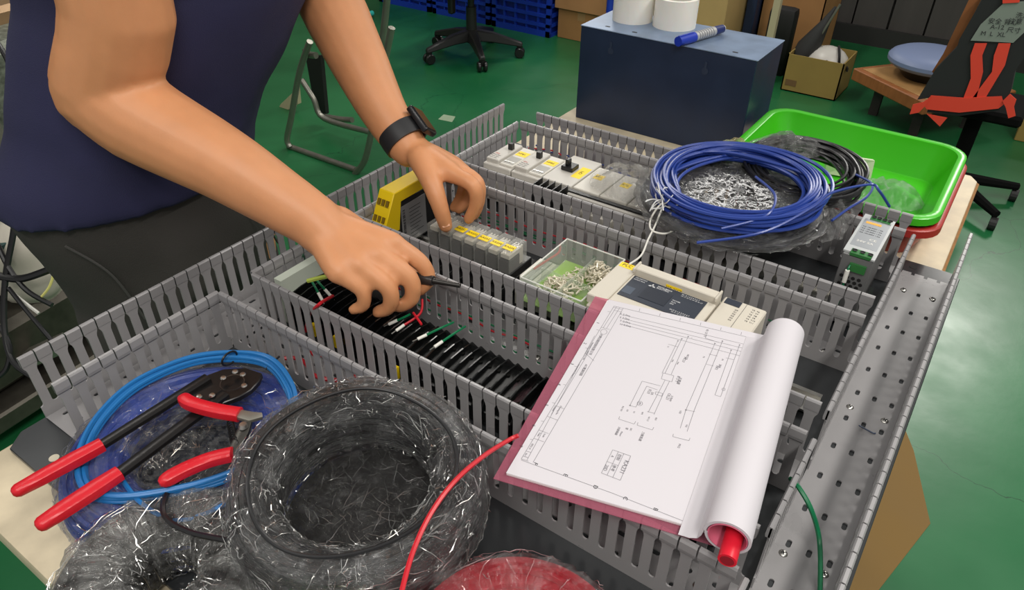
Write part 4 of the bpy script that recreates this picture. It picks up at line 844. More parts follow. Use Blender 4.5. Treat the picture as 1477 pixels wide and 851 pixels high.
for s, x, y, z_ in (('MC21', 932, 300, .006), ('R S T', 903, 385, .007), ('MCCB', 945, 288, .005), ('主電源', 910, 392, .006), ('OL21', 862, 462, .007), ('3.7kW', 875, 470, .005), ('FU1', 778, 440, .007), ('2A', 792, 448, .006), ('NF2', 1075, 335, .006), ('30A', 1088, 328, .006), ('AC200V', 1190, 300, .004), ('馬達', 1140, 436, .006), ('R21 S21', 660, 515, .0036), ('U1', 683, 523, .004), ('V1', 712, 530, .004), ('W1', 748, 535, .004), ('N1 L1', 775, 560, .004), ('R31', 808, 560, .004), ('冷卻風扇', 640, 612, .0045), ('Motor', 655, 625, .004), ('泵', 680, 602, .0045), ('DC', 698, 606, .004), ('刀庫馬達', 745, 636, .005), ('M12', 910, 678, .005), ('U22', 915, 530, .004), ('V22', 942, 590, .0038), ('R1 S1 T1', 1028, 184, .006), ('T2', 1018, 288, .004), ('P3', 1100, 300, .004), ('L1', 862, 244, .004), ('2.0sq', 882, 305, .0032), ('2.0sq', 905, 315, .0032), ('(M)', 738, 492, .004), ('1', 965, 205, .0034)):
    ptx(s, x, y, z_)
for k, s in enumerate(('R 2.0sq', 'S 2.0sq', 'T 2.0sq', 'N 2.0sq')): text(s, pg(680 + 650 / 3.038, 420 + (99 + k * 15) / 3.038, UPL), .0036, UD, vv, mat('print_grey', (112, 110, 116), .7), bd, 'page_text')
for k in range(7): text(str(k + 1), pg(680 + (600 - 390 * (k + .5) / 7) / 3.038, 420 + (95 + 630 * (k + .5) / 7) / 3.038, UPL) - UD * .004, .004, RD, UD, INK, bd, 'page_text')
for k in range(6): text('FEDCBA'[k], pg(680 + (225 + 815 * (k + .5) / 6) / 3.14, 580 + (262 + 308 * (k + .5) / 6 - 14) / 3.14, UPL) - vv * .000, .005, RD, UD, INK, bd, 'page_text')
# rolled pages
ra, rb_ = pg(1116, 503, .0) , pg(1034, 783, .0)
ax = (ra - rb_).normalized(); RR = .0176; ra = pg(1133, 480, RR) ; rb_ = pg(1049, 776, RR)
ax = (ra - rb_).normalized(); sd = ax.cross(PN).normalized(); up_ = sd.cross(ax)
if up_.z < 0: up_ = -up_
if sd.x < 0: sd = -sd
def spiral(r0, r1, a0, a1, n, th):
    out = []
    for k in range(n + 1): t = k / n; a = a0 + (a1 - a0) * t; r = r0 + (r1 - r0) * t; out.append((r * math.cos(a), r * math.sin(a)))
    return out
def rollsheet(pl_, th, name, m, e0=0, e1=0):
    A = rb_ - ax * e0; Bq = ra + ax * e1; mb = MB(); q = pl_; k = len(q)
    vs = []
    for base_ in (A, Bq):
        for i, (a, b_) in enumerate(q): vs.append(base_ + sd * a + up_ * b_)
        for i, (a, b_) in enumerate(q): l = math.hypot(a, b_) or 1; vs.append(base_ + sd * a * (1 - th / l) + up_ * b_ * (1 - th / l))
    fs = []
    for i in range(k - 1): fs += [(i, i + 1, 2 * k + i + 1, 2 * k + i), (k + i, 3 * k + i, 3 * k + i + 1, k + i + 1), (i, k + i, k + i + 1, i + 1), (2 * k + i, 2 * k + i + 1, 3 * k + i + 1, 3 * k + i)]
    fs += [(0, 2 * k, 3 * k, k), (k - 1, 2 * k - 1, 4 * k - 1, 3 * k - 1)]
    return mb.add(vs, fs).build(name, m, bd, smooth=True)
sp_ = [(-.048, -RR + .0006), (-.036, -RR + .0018), (-.026, -RR + .006), (-.0215, -RR + .012)]
rollsheet(spiral(RR, RR * .93, PI * 1.02, -PI * .98, 44, 0), .0022, 'rolled_pages', PAPER)
rollsheet([(-.034, -RR + .0004), (-.026, -RR + .0012), (-.0205, -RR + .0042), (-.0184, -RR + .0095), (-.0177, -RR + .0155), (-.0177, 0)], .0008, 'page_curl', PAPER)
rollsheet(spiral(RR - .0030, RR * .80, PI * 1.0, -PI * .97, 40, 0), .0006, 'rolled_pink_cover', mat('pink_cover_inner', (214, 110, 136), .3), .0004, .0004)
MB().tube([rb_ - ax * .014 - up_ * .006 + sd * .004, rb_ - ax * .002 - up_ * .006 + sd * .004, rb_ + ax * .10 - up_ * .006 + sd * .004], .0068, 16).build('red_spine_tube', mat('red_tube', (226, 30, 52), .4), bd, smooth=True)
MB().tube([rb_ - ax * .0143 - up_ * .006 + sd * .004, rb_ - ax * .013 - up_ * .006 + sd * .004], .0050, 14).build('tube_bore', mat('red_bore', (150, 20, 36), .6), bd)
# ================================================================== PERSON
skm = mat('skin', (208, 144, 99), .48, var=.05, vs_=30, bump=.06, bs=500, sss=.12)
person = empty('person', (-.18, .14, FL), 'person in navy polo shirt and dark trousers with both bare forearms over the ducts', 'person')
bd_ = MB()
def J(x, y, d): return atd(x, y, d)
# right arm (nearer) and fist
rS, rE = Vector((-.125, .075, .515)), J(148, 128, .765)
rW = J(452, 318, .785)
chain(bd_, [rS, J(160, -30, .70), rE], [.054, .0535, .0500], 18)
chain(bd_, [rE, J(205, 172, .768), J(320, 235, .772), J(400, 285, .780), rW], [.048, .0475, .0395, .0335, .0290], 18)
def hand(W_, mcp, fing, fr, thumb, tr, pw=.0165, mr=.0125):
    for k, m_ in enumerate(mcp):
        chain(bd_, [W_ + (m_ - W_) * .05, W_.lerp(m_, .55), m_], [pw * 1.15, pw, mr * 1.02], 12)
        chain(bd_, [m_] + fing[k], [mr * .92] + fr[k], 12)
    chain(bd_, [mcp[0].lerp(W_, .1), mcp[1].lerp(W_, .1), mcp[2].lerp(W_, .1), mcp[3].lerp(W_, .1)], [mr] * 4, 12)
    chain(bd_, [mcp[0].lerp(W_, .5), mcp[3].lerp(W_, .5)], [pw * .9, pw * .85], 12)
    chain(bd_, thumb, tr, 12)
FR = [[.0098, .0088, .0076], [.0102, .0090, .0078], [.0098, .0086, .0074], [.0086, .0076, .0066]]
hand(rW, [J(566, 352, .792), J(545, 368, .776), J(518, 382, .765), J(488, 392, .760)],
     [[J(606, 378, .800), J(618, 402, .808), J(606, 418, .812)], [J(590, 400, .782), J(594, 430, .795), J(576, 442, .802)],
      [J(560, 415, .770), J(562, 442, .785), J(545, 450, .794)], [J(522, 418, .765), J(524, 440, .776), J(510, 446, .784)]],
     FR, [J(490, 318, .80), J(535, 345, .822), J(572, 375, .826), J(598, 402, .820)], [.0165, .0135, .0112, .0090], mr=.0135)
chain(bd_, [rW, J(480, 345, .785), J(505, 362, .782)], [.030, .027, .022], 14)
# left arm (farther) and pinching hand
lS, lE, lW = Vector((-.12, .44, .52)), J(455, -40, .985), J(590, 214, .945)
chain(bd_, [lS, (lS + lE) / 2 + Vector((-.01, .03, 0)), lE], [.054, .050, .046], 18)
chain(bd_, [lE, J(488, 28, .975), J(523, 100, .962), J(556, 165, .952), lW], [.044, .0430, .0370, .0300, .0250], 18)
hand(lW, [J(655, 252, .912), J(662, 246, .935), J(658, 240, .957), J(646, 236, .975)],
     [[J(683, 268, .902), J(686, 294, .916), J(676, 316, .932)], [J(688, 264, .925), J(690, 290, .940), J(684, 310, .953)],
      [J(682, 262, .955), J(676, 286, .972), J(662, 302, .978)], [J(668, 260, .975), J(664, 284, .985), J(654, 300, .985)]],
     FR, [J(606, 228, .925), J(622, 262, .905), J(634, 296, .905), J(643, 326, .922)], [.0170, .0135, .0112, .0092], mr=.0120, pw=.0165)
# trunk, neck, head, legs (one body)
def ell(cx, cy, rx_, ry_, z, n=28): return [Vector((cx + rx_ * math.cos(t), cy + ry_ * math.sin(t), z)) for t in [2 * PI * k / n for k in range(n)]]
bd_.loft([ell(-.185, .17, .085, .115, -.04), ell(-.18, .145, .095, .135, .12), ell(-.165, .18, .09, .13, .22), ell(-.148, .22, .095, .145, .35), ell(-.132, .245, .09, .17, .47), ell(-.12, .252, .075, .17, .53), ell(-.105, .252, .045, .07, .575)])
chain(bd_, [(-.11, .25, .55), (-.085, .25, .64)], [.052, .050], 14)
HC = Vector((-.045, .25, .735))
bd_.ball(HC, .088, 10, (1.05, .86, 1.12)); bd_.ball(HC + Vector((.022, 0, -.055)), .060, 8, (1.05, .95, 1.0)); bd_.ball(HC + Vector((.100, 0, -.012)), .014, 6, (1, .8, 1.3)); bd_.ball(HC + Vector((.082, 0, -.055)), .018, 6, (.8, 1.3, .6))
for s in (-1, 1): bd_.ball(HC + Vector((0, s * .080, -.008)), .022, 6, (.7, .4, 1.2))
for s, y in ((-1, .110), (1, .250)): chain(bd_, [(-.185, y, -.02), (-.178, y - .005, -.34), (-.195, y, FL + .07), (-.14, y, FL + .035)], [.078, .050, .036, .03], 14)
body = remesh(bd_, 'body', skm, person, .0036, 5)
def nail(p, dirn, w=.0095, l=.0115):
    n_ = (CAM - p).normalized(); d_ = (dirn - n_ * dirn.dot(n_)).normalized(); s_ = d_.cross(n_)
    MB().box(p + n_ * .0085, (w, l, .0022), R=Matrix((s_, d_, n_)).transposed()).build('finger_nail', mat('nail', (226, 172, 140), .3), person, bevel=.001, seg=2)
nail(J(642, 321, .921), J(643, 326, .922) - J(634, 296, .905))
hr = MB(); hr.ball(HC + Vector((-.014, 0, .026)), .095, 12, (1.0, .90, 1.08))
hr.build('hair', mat('black_hair', (24, 20, 18), .5, bump=.5, bs=300), person, smooth=True)
ey = MB(); [ey.ball(HC + Vector((.083, s * .030, .004)), .0095, 6) for s in (-1, 1)]; ey.build('eyes', mat('eye', (235, 232, 226), .2), person, smooth=True)
nm = mat('navy_knit', (36, 36, 70), .85, var=.06, vs_=20, bump=.3, bs=900)
sh = MB()
sh.loft([ell(-.186, .154, .121, .167, .120), ell(-.183, .162, .121, .166, .155), ell(-.168, .192, .120, .163, .21), ell(-.140, .252, .130, .182, .34), ell(-.122, .275, .132, .196, .45), ell(-.124, .252, .098, .190, .52), ell(-.11, .252, .062, .10, .575)])
chain(sh, [rS + Vector((-.01, .05, .0)), rS, J(170, -120, .672)], [.070, .070, .060], 18)
chain(sh, [lS + Vector((-.01, -.05, .0)), lS, (lS + lE) / 2 + Vector((-.01, .03, .01))], [.070, .070, .060], 18)
shirt = remesh(sh, 'polo_shirt', nm, person, .0075, 6)
for v in shirt.data.vertices:
    p = v.co; n_ = v.normal; w_ = max(0, 1 - abs(p.z - .93) / .28)
    q = Vector((p.x * 4, p.y * 4, p.z * 14 + p.y * 5)); v.co = p + n_ * min(1, max(0, (p.z - .945) / .05)) * (.0075 * w_ * noise.noise(q) + .005 * noise.noise(p * 8) + .0035 * noise.noise(Vector((p.x * 20, p.y * 16, p.z * 9))))
dS = (J(168, -42, .690) - rS).normalized(); cS = J(166, -66, .688); dS = (Matrix.Rotation(math.radians(24), 3, ray(168, -40).normalized()) @ dS).normalized()
MB().lathe([(.0565, -.004), (.0625, -.004), (.0625, .004), (.0565, .004), (.0565, -.004)], cS, 36, axis=dS).build('sleeve_hem', nm, person, smooth=True)
MB().lathe([(.0575, -.003), (.0628, -.003), (.0628, .003), (.0575, .003), (.0575, -.003)], cS - dS * .007, 36, axis=dS).build('white_sleeve_stripe', mat('white_knit', (225, 225, 230), .8), person, smooth=True)
MB().lathe([(.0575, -.006), (.0624, -.006), (.066, -.03), (.06, -.03), (.0575, -.006)], cS - dS * .007, 36, axis=dS).build('sleeve_cuff', nm, person, smooth=True)
tr_ = MB(); tr_.loft([ell(-.187, .150, .112, .158, .150), ell(-.19, .165, .115, .146, .02), ell(-.19, .180, .110, .136, -.08), ell(-.19, .185, .10, .13, -.14)])
for y in (.110, .250): chain(tr_, [(-.19, y, -.06), (-.183, y - .004, -.34), (-.197, y, FL + .07)], [.082, .066, .058], 18)
trm = mat('charcoal_trousers', (56, 53, 50), .85, var=.08, vs_=14, bump=.3, bs=700)
trs = remesh(tr_, 'trousers', trm, person, .009, 5)
for v in trs.data.vertices: v.co += v.normal * (.006 * noise.noise(Vector((v.co.x * 7, v.co.y * 7, v.co.z * 13))))
sm_ = MB(); sm2_ = MB(); sm_.tube(bez([(-.124, .022, .10), (-.108, .052, .05), (-.108, .072, -.03)], 8), .0016, 6); sm2_.tube(bez([(-.090, .24, .10), (-.092, .262, .04), (-.100, .285, -.02)], 8), .0016, 6)
sm_.build('pocket_seam', mat('seam_grey', (74, 72, 70), .8), person, smooth=True)
sm2_.build('pocket_seam', mat('seam_grey', (74, 72, 70), .8), person, smooth=True)
for y in (.110, .250):
    s_ = MB(); s_.loft([[Vector((-.13 + .12 * math.cos(t) * k_, y + .046 * math.sin(t) * k_, z)) for t in [2 * PI * k / 20 for k in range(20)]] for z, k_ in ((FL, 1), (FL + .03, 1.0), (FL + .06, .8), (FL + .085, .5))]); s_.build('shoe', mat('black_shoe', (30, 30, 32), .5), person, smooth=True)
# watch on the left wrist
wc = J(581, 198, .947); wax = (lW - J(556, 165, .952)).normalized()
wt = empty('wrist_watch', wc, 'black wrist watch with square face on the left wrist', 'watch')
MB().lathe([(.0265, -.011), (.0292, -.011), (.0298, 0), (.0292, .011), (.0265, .011), (.0265, -.011)], wc, 48, axis=wax).build('strap', mat('black_silicone', (36, 36, 38), .5), wt, smooth=True)
scr_r = RM.to_3x3() @ Vector((1, 0, 0)); wn = (scr_r * .85 + RM.to_3x3() @ Vector((0, .45, .25))); wn = (wn - wax * wn.dot(wax)).normalized(); wb_ = wax.cross(wn)
MR = Matrix((wax, wb_, wn)).transposed()
MB().box(wc + wn * .0325, (.040, .034, .009), R=MR).build('watch_case', mat('watch_case', (30, 30, 32), .25, .4), wt, bevel=.003, seg=3)
MB().box(wc + wn * .0374, (.034, .029, .0008), R=MR).build('watch_glass', mat('watch_glass', (52, 40, 34), .06, spec=.9), wt, bevel=.0003)
MB().box(wc + wn * .0345 + wb_ * -.0172, (.030, .0012, .0018), R=MR).build('polished_edge', STEEL, wt)
# screwdriver in the right fist
sa, sb, sc2 = J(585, 398, .812), J(625, 405, .800), J(664, 412, .792)
sd_ = empty('screwdriver', sa, 'short dark screwdriver held out of the right fist above the duct', 'screwdriver')
MB().tube([sa, sa.lerp(sb, .6), sb], [.0062, .0068, .0055], 12).build('handle', mat('smoky_black', (44, 42, 42), .3), sd_, smooth=True)
MB().tube([sb, sb.lerp(sc2, .5), sc2], [.0032, .0028, .0026], 10).build('shaft', mat('dark_shaft', (70, 68, 66), .3, .8), sd_, smooth=True)
wire('pale_green_wire', [J(486, 396, .80), J(464, 400, .812), J(444, 405, .82)], .0026, mat('pale_green', (170, 186, 80), .5), 'pale green wire end poking out of the right fist on its left side')

# ================================================================== BACKGROUND
def aty(x, y, Y): d = ray(x, y); return CAM + d * ((Y - CAM.y) / d.y)
# office chair
oc = empty('office_chair', (-1.86, 3.03, FL), 'black swivel office chair on five castors near the blue crates', 'chair')
CH = mat('chair_black', (30, 30, 30), .4); hub = Vector((-1.86, 3.03, FL))
for k in range(5):
    a = math.radians(-113 + 72 * k); d = Vector((math.cos(a), math.sin(a), 0)); s = Vector((-d.y, d.x, 0)); rings = []
    for r, w, z0, z1 in ((.02, .035, .09, .15), (.12, .028, .085, .135), (.22, .022, .07, .105), (.285, .018, .06, .085)):
        rings.append([hub + d * r + s * u + Vector((0, 0, z)) for u, z in ((-w, z0), (w, z0), (w * .7, z1), (-w * .7, z1))])
    MB().loft(rings).build('base_arm', CH, oc, bevel=.006)
    c = hub + d * .27 + Vector((0, 0, .028)); e = empty('castor', c, None, None); e.parent = oc; e.location = c - oc.location
    for q in (-1, 1): MB().cyl(c + s * q * .008, c + s * q * .026, .028, n=18).build('wheel', BLACK, e, bevel=.004)
    MB().cyl(c, c + Vector((0, 0, .045)), .009, n=10).bb(c.x - .012, c.x + .012, c.y - .012, c.y + .012, c.z + .005, c.z + .035).build('castor_fork', CH, e)
MB().cyl(hub + Vector((0, 0, .08)), hub + Vector((0, 0, .27)), .032, .028, 20).cyl(hub + Vector((0, 0, .27)), hub + Vector((0, 0, .40)), .018, .018, 16).build('gas_column', CH, oc, smooth=True)
MB().bb(-1.96, -1.74, 2.92, 3.14, FL + .36, FL + .41).build('tilt_mechanism', CH, oc, bevel=.01)
MB().bb(-1.99, -1.955, 2.98, 3.02, FL + .22, FL + .36).build('tension_knob', CH, oc, bevel=.008)
MB().prism(rrect(-2.11, -1.61, 2.78, 3.28, .10), FL + .41, FL + .48).build('seat', CH, oc, bevel=.02, seg=3)
MB().bb(-2.06, -1.66, 3.27, 3.32, FL + .55, FL + 1.0).build('backrest', CH, oc, bevel=.02, seg=2); MB().bb(-1.90, -1.82, 3.24, 3.27, FL + .38, FL + .75).build('back_bracket', CH, oc, bevel=.008)
for x in (-2.13, -1.59): MB().tube(bez([(x, 2.95, FL + .42), (x - .01, 2.92, FL + .55), (x, 2.95, FL + .66), (x, 3.15, FL + .66)], 6), .014, 10).build('armrest', CH, oc, smooth=True)
# blue crates
CRB = mat('crate_blue', (28, 62, 178), .4)
def crate(x0, x1, y0, y1, z0, z1, lab):
    e = empty('plastic_crate', ((x0 + x1) / 2, (y0 + y1) / 2, z0), lab, 'crate', 'blue slatted crates by the wall')
    MB().bb(x0 + .02, x1 - .02, y0 + .02, y1 - .02, z0 + .005, z1 - .03).build('crate_body', mat('crate_blue_deep', (22, 48, 140), .5), e)
    n = 5
    for k in range(n + 1): z = z0 + (z1 - z0 - .02) * k / n; MB().bb(x0, x1, y0, y0 + .02, z, z + (.02 if k not in (0, n) else .035)).bb(x1 - .02, x1, y0, y1, z, z + .02).build('crate_slat', CRB, e)
    for k in range(6): x = x0 + (x1 - x0 - (.03 if k in (0, 5) else .012)) * k / 5; MB().bb(x, x + (.03 if k in (0, 5) else .012), y0 + (0 if k in (0, 5) else .004), y0 + .02, z0, z1).build('crate_upright', CRB, e)
    return e
crate(-2.115, -1.685, 3.57, 3.97, FL, FL + .30, 'blue slatted crate on the floor right beside the cardboard boxes')
crate(-2.60, -2.135, 3.57, 3.97, FL, FL + .30, 'blue slatted crate on the floor directly behind the office chair')
crate(-3.08, -2.62, 3.57, 3.97, FL, FL + .30, 'blue slatted crate on the floor farthest left, left of the office chair')
for i, (x0, x1) in enumerate(((-2.115, -1.685), (-2.60, -2.135), (-3.08, -2.62))): crate(x0, x1, 3.57, 3.97, FL + .320, FL + .61, 'upper blue slatted crate of the %s stack' % ('right', 'middle', 'left')[i])
def carton(name, x0, x1, y0, y1, z0, z1, m, lab, open_=False, grp=None):
    e = empty(name, ((x0 + x1) / 2, (y0 + y1) / 2, z0), lab, 'box', grp)
    t = .006
    if not open_:
        MB().bb(x0, x1, y0, y1, z0, z1).build('carton_body', m, e, bevel=.003)
        MB().bb((x0 + x1) / 2 - .025, (x0 + x1) / 2 + .025, y0 - .0008, y1, z1 - .05, z1 + .0006).build('packing_tape', mat('tan_tape', (168, 134, 92), .3), e)
    else:
        b_ = MB(); b_.bb(x0, x1, y0, y1, z0, z0 + t)
        b_.build('carton_base', m, e)
        for q in ((x0, x1, y0, y0 + t), (x0, x1, y1 - t, y1), (x0, x0 + t, y0, y1), (x1 - t, x1, y0, y1)): MB().bb(*q, z0, z1).build('carton_side', m, e)
    return e
carton('cardboard_box', -1.66, -1.34, 3.62, 3.96, FL, FL + .17, CARD, 'plain brown cardboard box on the floor between crates and navy box')
carton('cardboard_box', -1.675, -1.33, 3.60, 3.95, FL + .174, FL + .56, mat('cardboard_light', (178, 130, 84), .8, var=.05, vs_=8), 'larger brown cardboard box stacked on the low one beside the crates')
carton('cardboard_box', -1.25, -.86, 3.60, 4.0, FL, FL + .42, mat('olive_card', (140, 112, 70), .8, var=.06, vs_=8), 'olive brown cardboard box left of the tape rolls', True)
MB().cyl((-1.285, 3.56, FL), (-1.285, 3.56, FL + .36), .022, n=14).build('blue_tube', CRB, smooth=True, base=(-1.285, 3.56, FL)); tag(bpy.data.objects['blue_tube'], 'upright blue tube between two cardboard boxes', 'tube')
carton('cardboard_box', -.80, -.64, 3.62, 4.0, FL, FL + .46, mat('pale_card', (190, 160, 104), .8, var=.05, vs_=8), 'pale yellowish cardboard box seen right behind the tape rolls')
MB().bb(-.63, -.575, 3.9, 4.1, FL, FL + .52).build('navy_case', mat('navy_case', (30, 46, 76), .5), bevel=.004, base=(-.6, 4, FL)); tag(bpy.data.objects['navy_case'], 'narrow navy case standing between two cardboard boxes', 'case')
carton('cardboard_box', -.57, -.24, 3.98, 4.35, FL, FL + .42, CARD, 'open brown cardboard box behind the marker, left of the beige post', True)
pa, pb_ = aty(1107, 75, 3.62), aty(1123, 0, 3.62); d = (pb_ - pa)
MB().tube([pa - d * 1.1, pb_ + d * 3], .024, 4).build('shelf_post', mat('beige_post', (186, 176, 142), .5), base=(pa.x, 3.62, FL)); tag(bpy.data.objects['shelf_post'], 'beige shelf post rising behind the navy box', 'post')
hb = carton('cardboard_box', -.262, .012, 3.55, 3.80, FL, FL + .185, CARD2, 'open yellowish cardboard box holding a white helmet', True)
MB().bb(-.245, -.19, 3.5485, 3.55, FL + .03, FL + .06).build('printed_mark', mat('card_print', (112, 84, 50), .8), hb)
hl = empty('safety_helmet', (-.10, 3.68, FL + .02), 'white vented helmet lying in the yellowish cardboard box', 'helmet')
MB().ball((-.10, 3.68, FL + .13), .10, 12, (1.1, .95, .9)).build('shell', mat('helmet_white', (206, 202, 194), .35), hl, smooth=True)
for k in range(5): MB().box((-.085 + .026 * k, 3.595 + .004 * abs(k - 2), FL + .165 - .004 * k), (.007, .03, .018), rz=.4).build('vent_slot', BLACKM, hl)
MB().tube(bez([(-.02, 3.62, FL + .13), (-.035, 3.62, FL + .20), (-.06, 3.68, FL + .225)], 6), .007, 6).build('chin_strap', BLACKM, hl, smooth=True)
um = empty('folded_umbrella', aty(1148, 88, 3.60), 'dark folded umbrella leaning in the cardboard box beside the helmet', 'umbrella')
ua, ub = aty(1150, 92, 3.66), aty(1206, 10, 3.70)
MB().tube([ua, ua.lerp(ub, .3), ua.lerp(ub, .75), ub], [.05, .058, .022, .008], 10).build('canopy', mat('umbrella_black', (40, 40, 40), .6), um, smooth=True)
MB().tube([ua.lerp(ub, .55) + Vector((.02, -.02, 0)), ub + Vector((.02, -.02, .02))], .006, 8).build('steel_rib', GALV, um, smooth=True)
db = MB(); p_ = aty(1128, 40, 3.95); db.box(p_ + Vector((.04, -.16, -.1)), (.14, .10, .5)); o = db.build('black_bag', BLACKM, bevel=.03, seg=2, base=(p_.x, 3.95, FL)); tag(o, 'black bag standing behind the beige post', 'bag')
for v in o.data.vertices: v.co.z = max(v.co.z, 0)
# low wooden table with round stool seat
ZW = FL + .20
q = [at(1231, 98, ZW), at(1330, 146, ZW)]; dx = (q[1] - q[0]); u2 = dx.normalized(); n2_ = Vector((-u2.y, u2.x, 0))
if n2_.y < 0: n2_ = -n2_
wtb = empty('low_wooden_table', q[0].lerp(q[1], .5) + n2_ * .2 - Vector((0, 0, .20)), 'low brown wooden table at right carrying a round blue grey cushion', 'table')
WOOD = mat('brown_wood', (150, 92, 50), .5, var=.15, vs_=12, stretch=(1, 6, 1)); A2, B2 = q[0], q[0] + u2 * .46
MB().slab([A2 - Vector((0, 0, .055)), B2 - Vector((0, 0, .055)), B2 + n2_ * .5 - Vector((0, 0, .055)), A2 + n2_ * .5 - Vector((0, 0, .055))], .055).build('wooden_top', WOOD, wtb, bevel=.004)
MB().slab([A2 + u2 * .03 + n2_ * .03, B2 - u2 * .03 + n2_ * .03, B2 - u2 * .03 + n2_ * .47, A2 + u2 * .03 + n2_ * .47], .002).build('inlay_panel', mat('pale_wood', (176, 134, 84), .5, var=.1, vs_=20), wtb)
for c in (A2 + u2 * .1 + n2_ * .1, B2 - u2 * .1 + n2_ * .1, B2 - u2 * .1 + n2_ * .4, A2 + u2 * .1 + n2_ * .4): MB().bb(c.x - .02, c.x + .02, c.y - .02, c.y + .02, FL, ZW - .06).build('leg', mat('dark_leg', (40, 34, 30), .6), wtb)
sc_ = at(1345, 110, ZW + .02); sc_ = at(1336, 112, ZW)
st = empty('round_stool_seat', sc_, 'round blue grey padded stool seat lying on the low wooden table', 'stool')
MB().lathe([(0, .120), (.11, .119), (.150, .114), (.175, .102), (.186, .088), (.186, .072), (.176, .06), (.160, .052), (0, .05)], sc_, 40).build('cushion', mat('blue_grey_vinyl', (120, 134, 168), .45), st, smooth=True)
MB().lathe([(0, .0), (.10, .0), (.11, .012), (.145, .05), (0, .05)], sc_, 32).build('seat_pan', BLACK, st, smooth=True)
# chair with safety vest
YV = 2.55
def vq(pts, Y=YV): return [aty(1290 + x / 4.257, y / 4.257, Y) for x, y in pts]
def FS(pts, th, sg):
    k = len(pts); mb = MB(); d = Vector((0, th * sg, 0)); return mb.add(pts + [p + d for p in pts], [tuple(range(k)), tuple(range(k, 2 * k))[::-1]] + [(i, (i + 1) % k, k + (i + 1) % k, k + i) for i in range(k)])
vc = empty('swivel_chair', (.75, 2.8, FL), 'dark castor chair with brown wooden side rail, carrying the black vest', 'chair')
MB().slab(vq([(485, -60), (560, -60), (385, 290), (250, 460), (230, 440), (300, 330)], YV + .06), .03).build('wooden_side_rail', WOOD, vc)
CHB = mat('black_chair_fabric', (16, 16, 16), .95, spec=.1)
MB().bb(.50, .78, 2.64, 2.90, FL + .36, FL + .40).build('seat', CHB, vc, bevel=.01)
MB().cyl((.64, 2.78, FL + .05), (.64, 2.78, FL + .36), .026, n=16).build('gas_column', CHB, vc, smooth=True)
for k in range(5):
    a = .5 + k * 2 * PI / 5; q2 = Vector((.64 + .25 * math.cos(a), 2.78 + .25 * math.sin(a), FL))
    MB().tube([(.64, 2.78, FL + .09), q2 + Vector((0, 0, .06))], [.024, .015], 8).build('base_arm', CHB, vc, smooth=True)
    MB().cyl(q2 + Vector((-.012, 0, .024)), q2 + Vector((.012, 0, .024)), .024, n=14).build('castor', BLACKM, vc)
sv = empty('safety_vest', (.5, YV, FL + .3), 'black vest with orange straps and grey printed label draped over a chair', 'vest')
BV = mat('black_cloth', (34, 36, 36), .85); OR = mat('orange_strap', (226, 68, 48), .55)
FS(vq([(655, -80), (560, -40), (400, 240), (385, 290), (250, 430), (140, 612), (225, 600), (200, 690), (400, 712), (640, 680), (715, 560), (740, 440), (900, 200), (900, -80)]), .05, 1).build('cloth', BV, sv)
for nm_, pl_, dz in (('orange_strap', [(495, 265), (570, 265), (540, 340), (545, 440), (505, 600), (425, 600), (470, 480), (468, 340)], .004), ('orange_strap', [(640, 265), (715, 265), (680, 400), (560, 600), (480, 600), (600, 440), (612, 340)], .004), ('orange_band', [(225, 585), (430, 600), (660, 590), (672, 640), (640, 665), (400, 690), (200, 670), (185, 650)], .008), ('orange_strap', [(95, 700), (115, 640), (180, 625), (225, 590), (190, 650), (150, 690)], .012), ('orange_strap', [(665, 620), (710, 575), (750, 610), (735, 655), (745, 710), (700, 725), (685, 660)], .014), ('orange_strap', [(200, 698), (325, 722), (280, 775)], .01), ('orange_strap', [(665, -30), (775, -30), (768, 14), (665, 20)], .008)):
    FS(vq(pl_, YV - dz), .003, -1).build(nm_, OR, sv)
lbp = FS(vq([(670, 20), (860, 0), (860, 140), (730, 262), (468, 248), (530, 150)], YV - .004), .002, -1).build('grey_label', mat('grey_cloth_label', (128, 138, 128), .7), sv)
for s, x, y in (('注意', 700, 130), ('安全 背心', 575, 130), ('M  L  XL', 530, 205), ('洗滌', 745, 95), ('尺寸', 690, 185), ('A-12', 590, 165)): text(s, aty(1290 + x / 4.257, y / 4.257, YV - .0085), .019, (1, 0, .1), (-.1, 0, 1), INK, lbp, 'label_text')
carton('cardboard_box', .80, 1.3, 3.55, 3.9, FL, FL + .30, CARD2, 'yellowish cardboard box at the right edge behind the black vest')
# folding frame behind the person
fp0, fp1 = at(416, 215, FL), at(513, 250, FL); fn = (fp1 - fp0).normalized().cross(Vector((0, 0, 1)))
ff = empty('folding_table_frame', fp0.lerp(fp1, .5), 'grey tubular folding table frame standing behind the left arm', 'frame')
def fq(x, y, off=0): return onp(x, y, fp0 + fn * off, fn)
if fn.y < 0: fn = -fn
for pts, off in (([(447, 60), (432, 105), (420, 170), (414, 200), (418, 212)], 0), ([(416, 211), (513, 245)], .01), ([(538, 180), (527, 229), (513, 250), (505, 258)], 0), ([(560, -20), (552, 54), (542, 76), (530, 84)], .05), ([(565, 40), (552, 105), (538, 185)], 0), ([(435, 115), (452, 142), (468, 171), (540, 192)], .18), ([(440, 70), (444, 78), (456, 80)], .02), ([(468, 168), (492, 172), (508, 173)], .22)):
    MB().tube([fq(x, y, off) for x, y in pts] if len(pts) < 3 else bez([fq(x, y, off) for x, y in pts], 5), .0125, 10).build('steel_tube', GALV, ff, smooth=True)
MB().slab([fq(450, 12, .0), fq(540, -12, .0), fq(540, -12, .0) + fn * .4, fq(450, 12, .0) + fn * .4], .02).build('beige_top', mat('beige_top', (196, 184, 150), .5), ff)
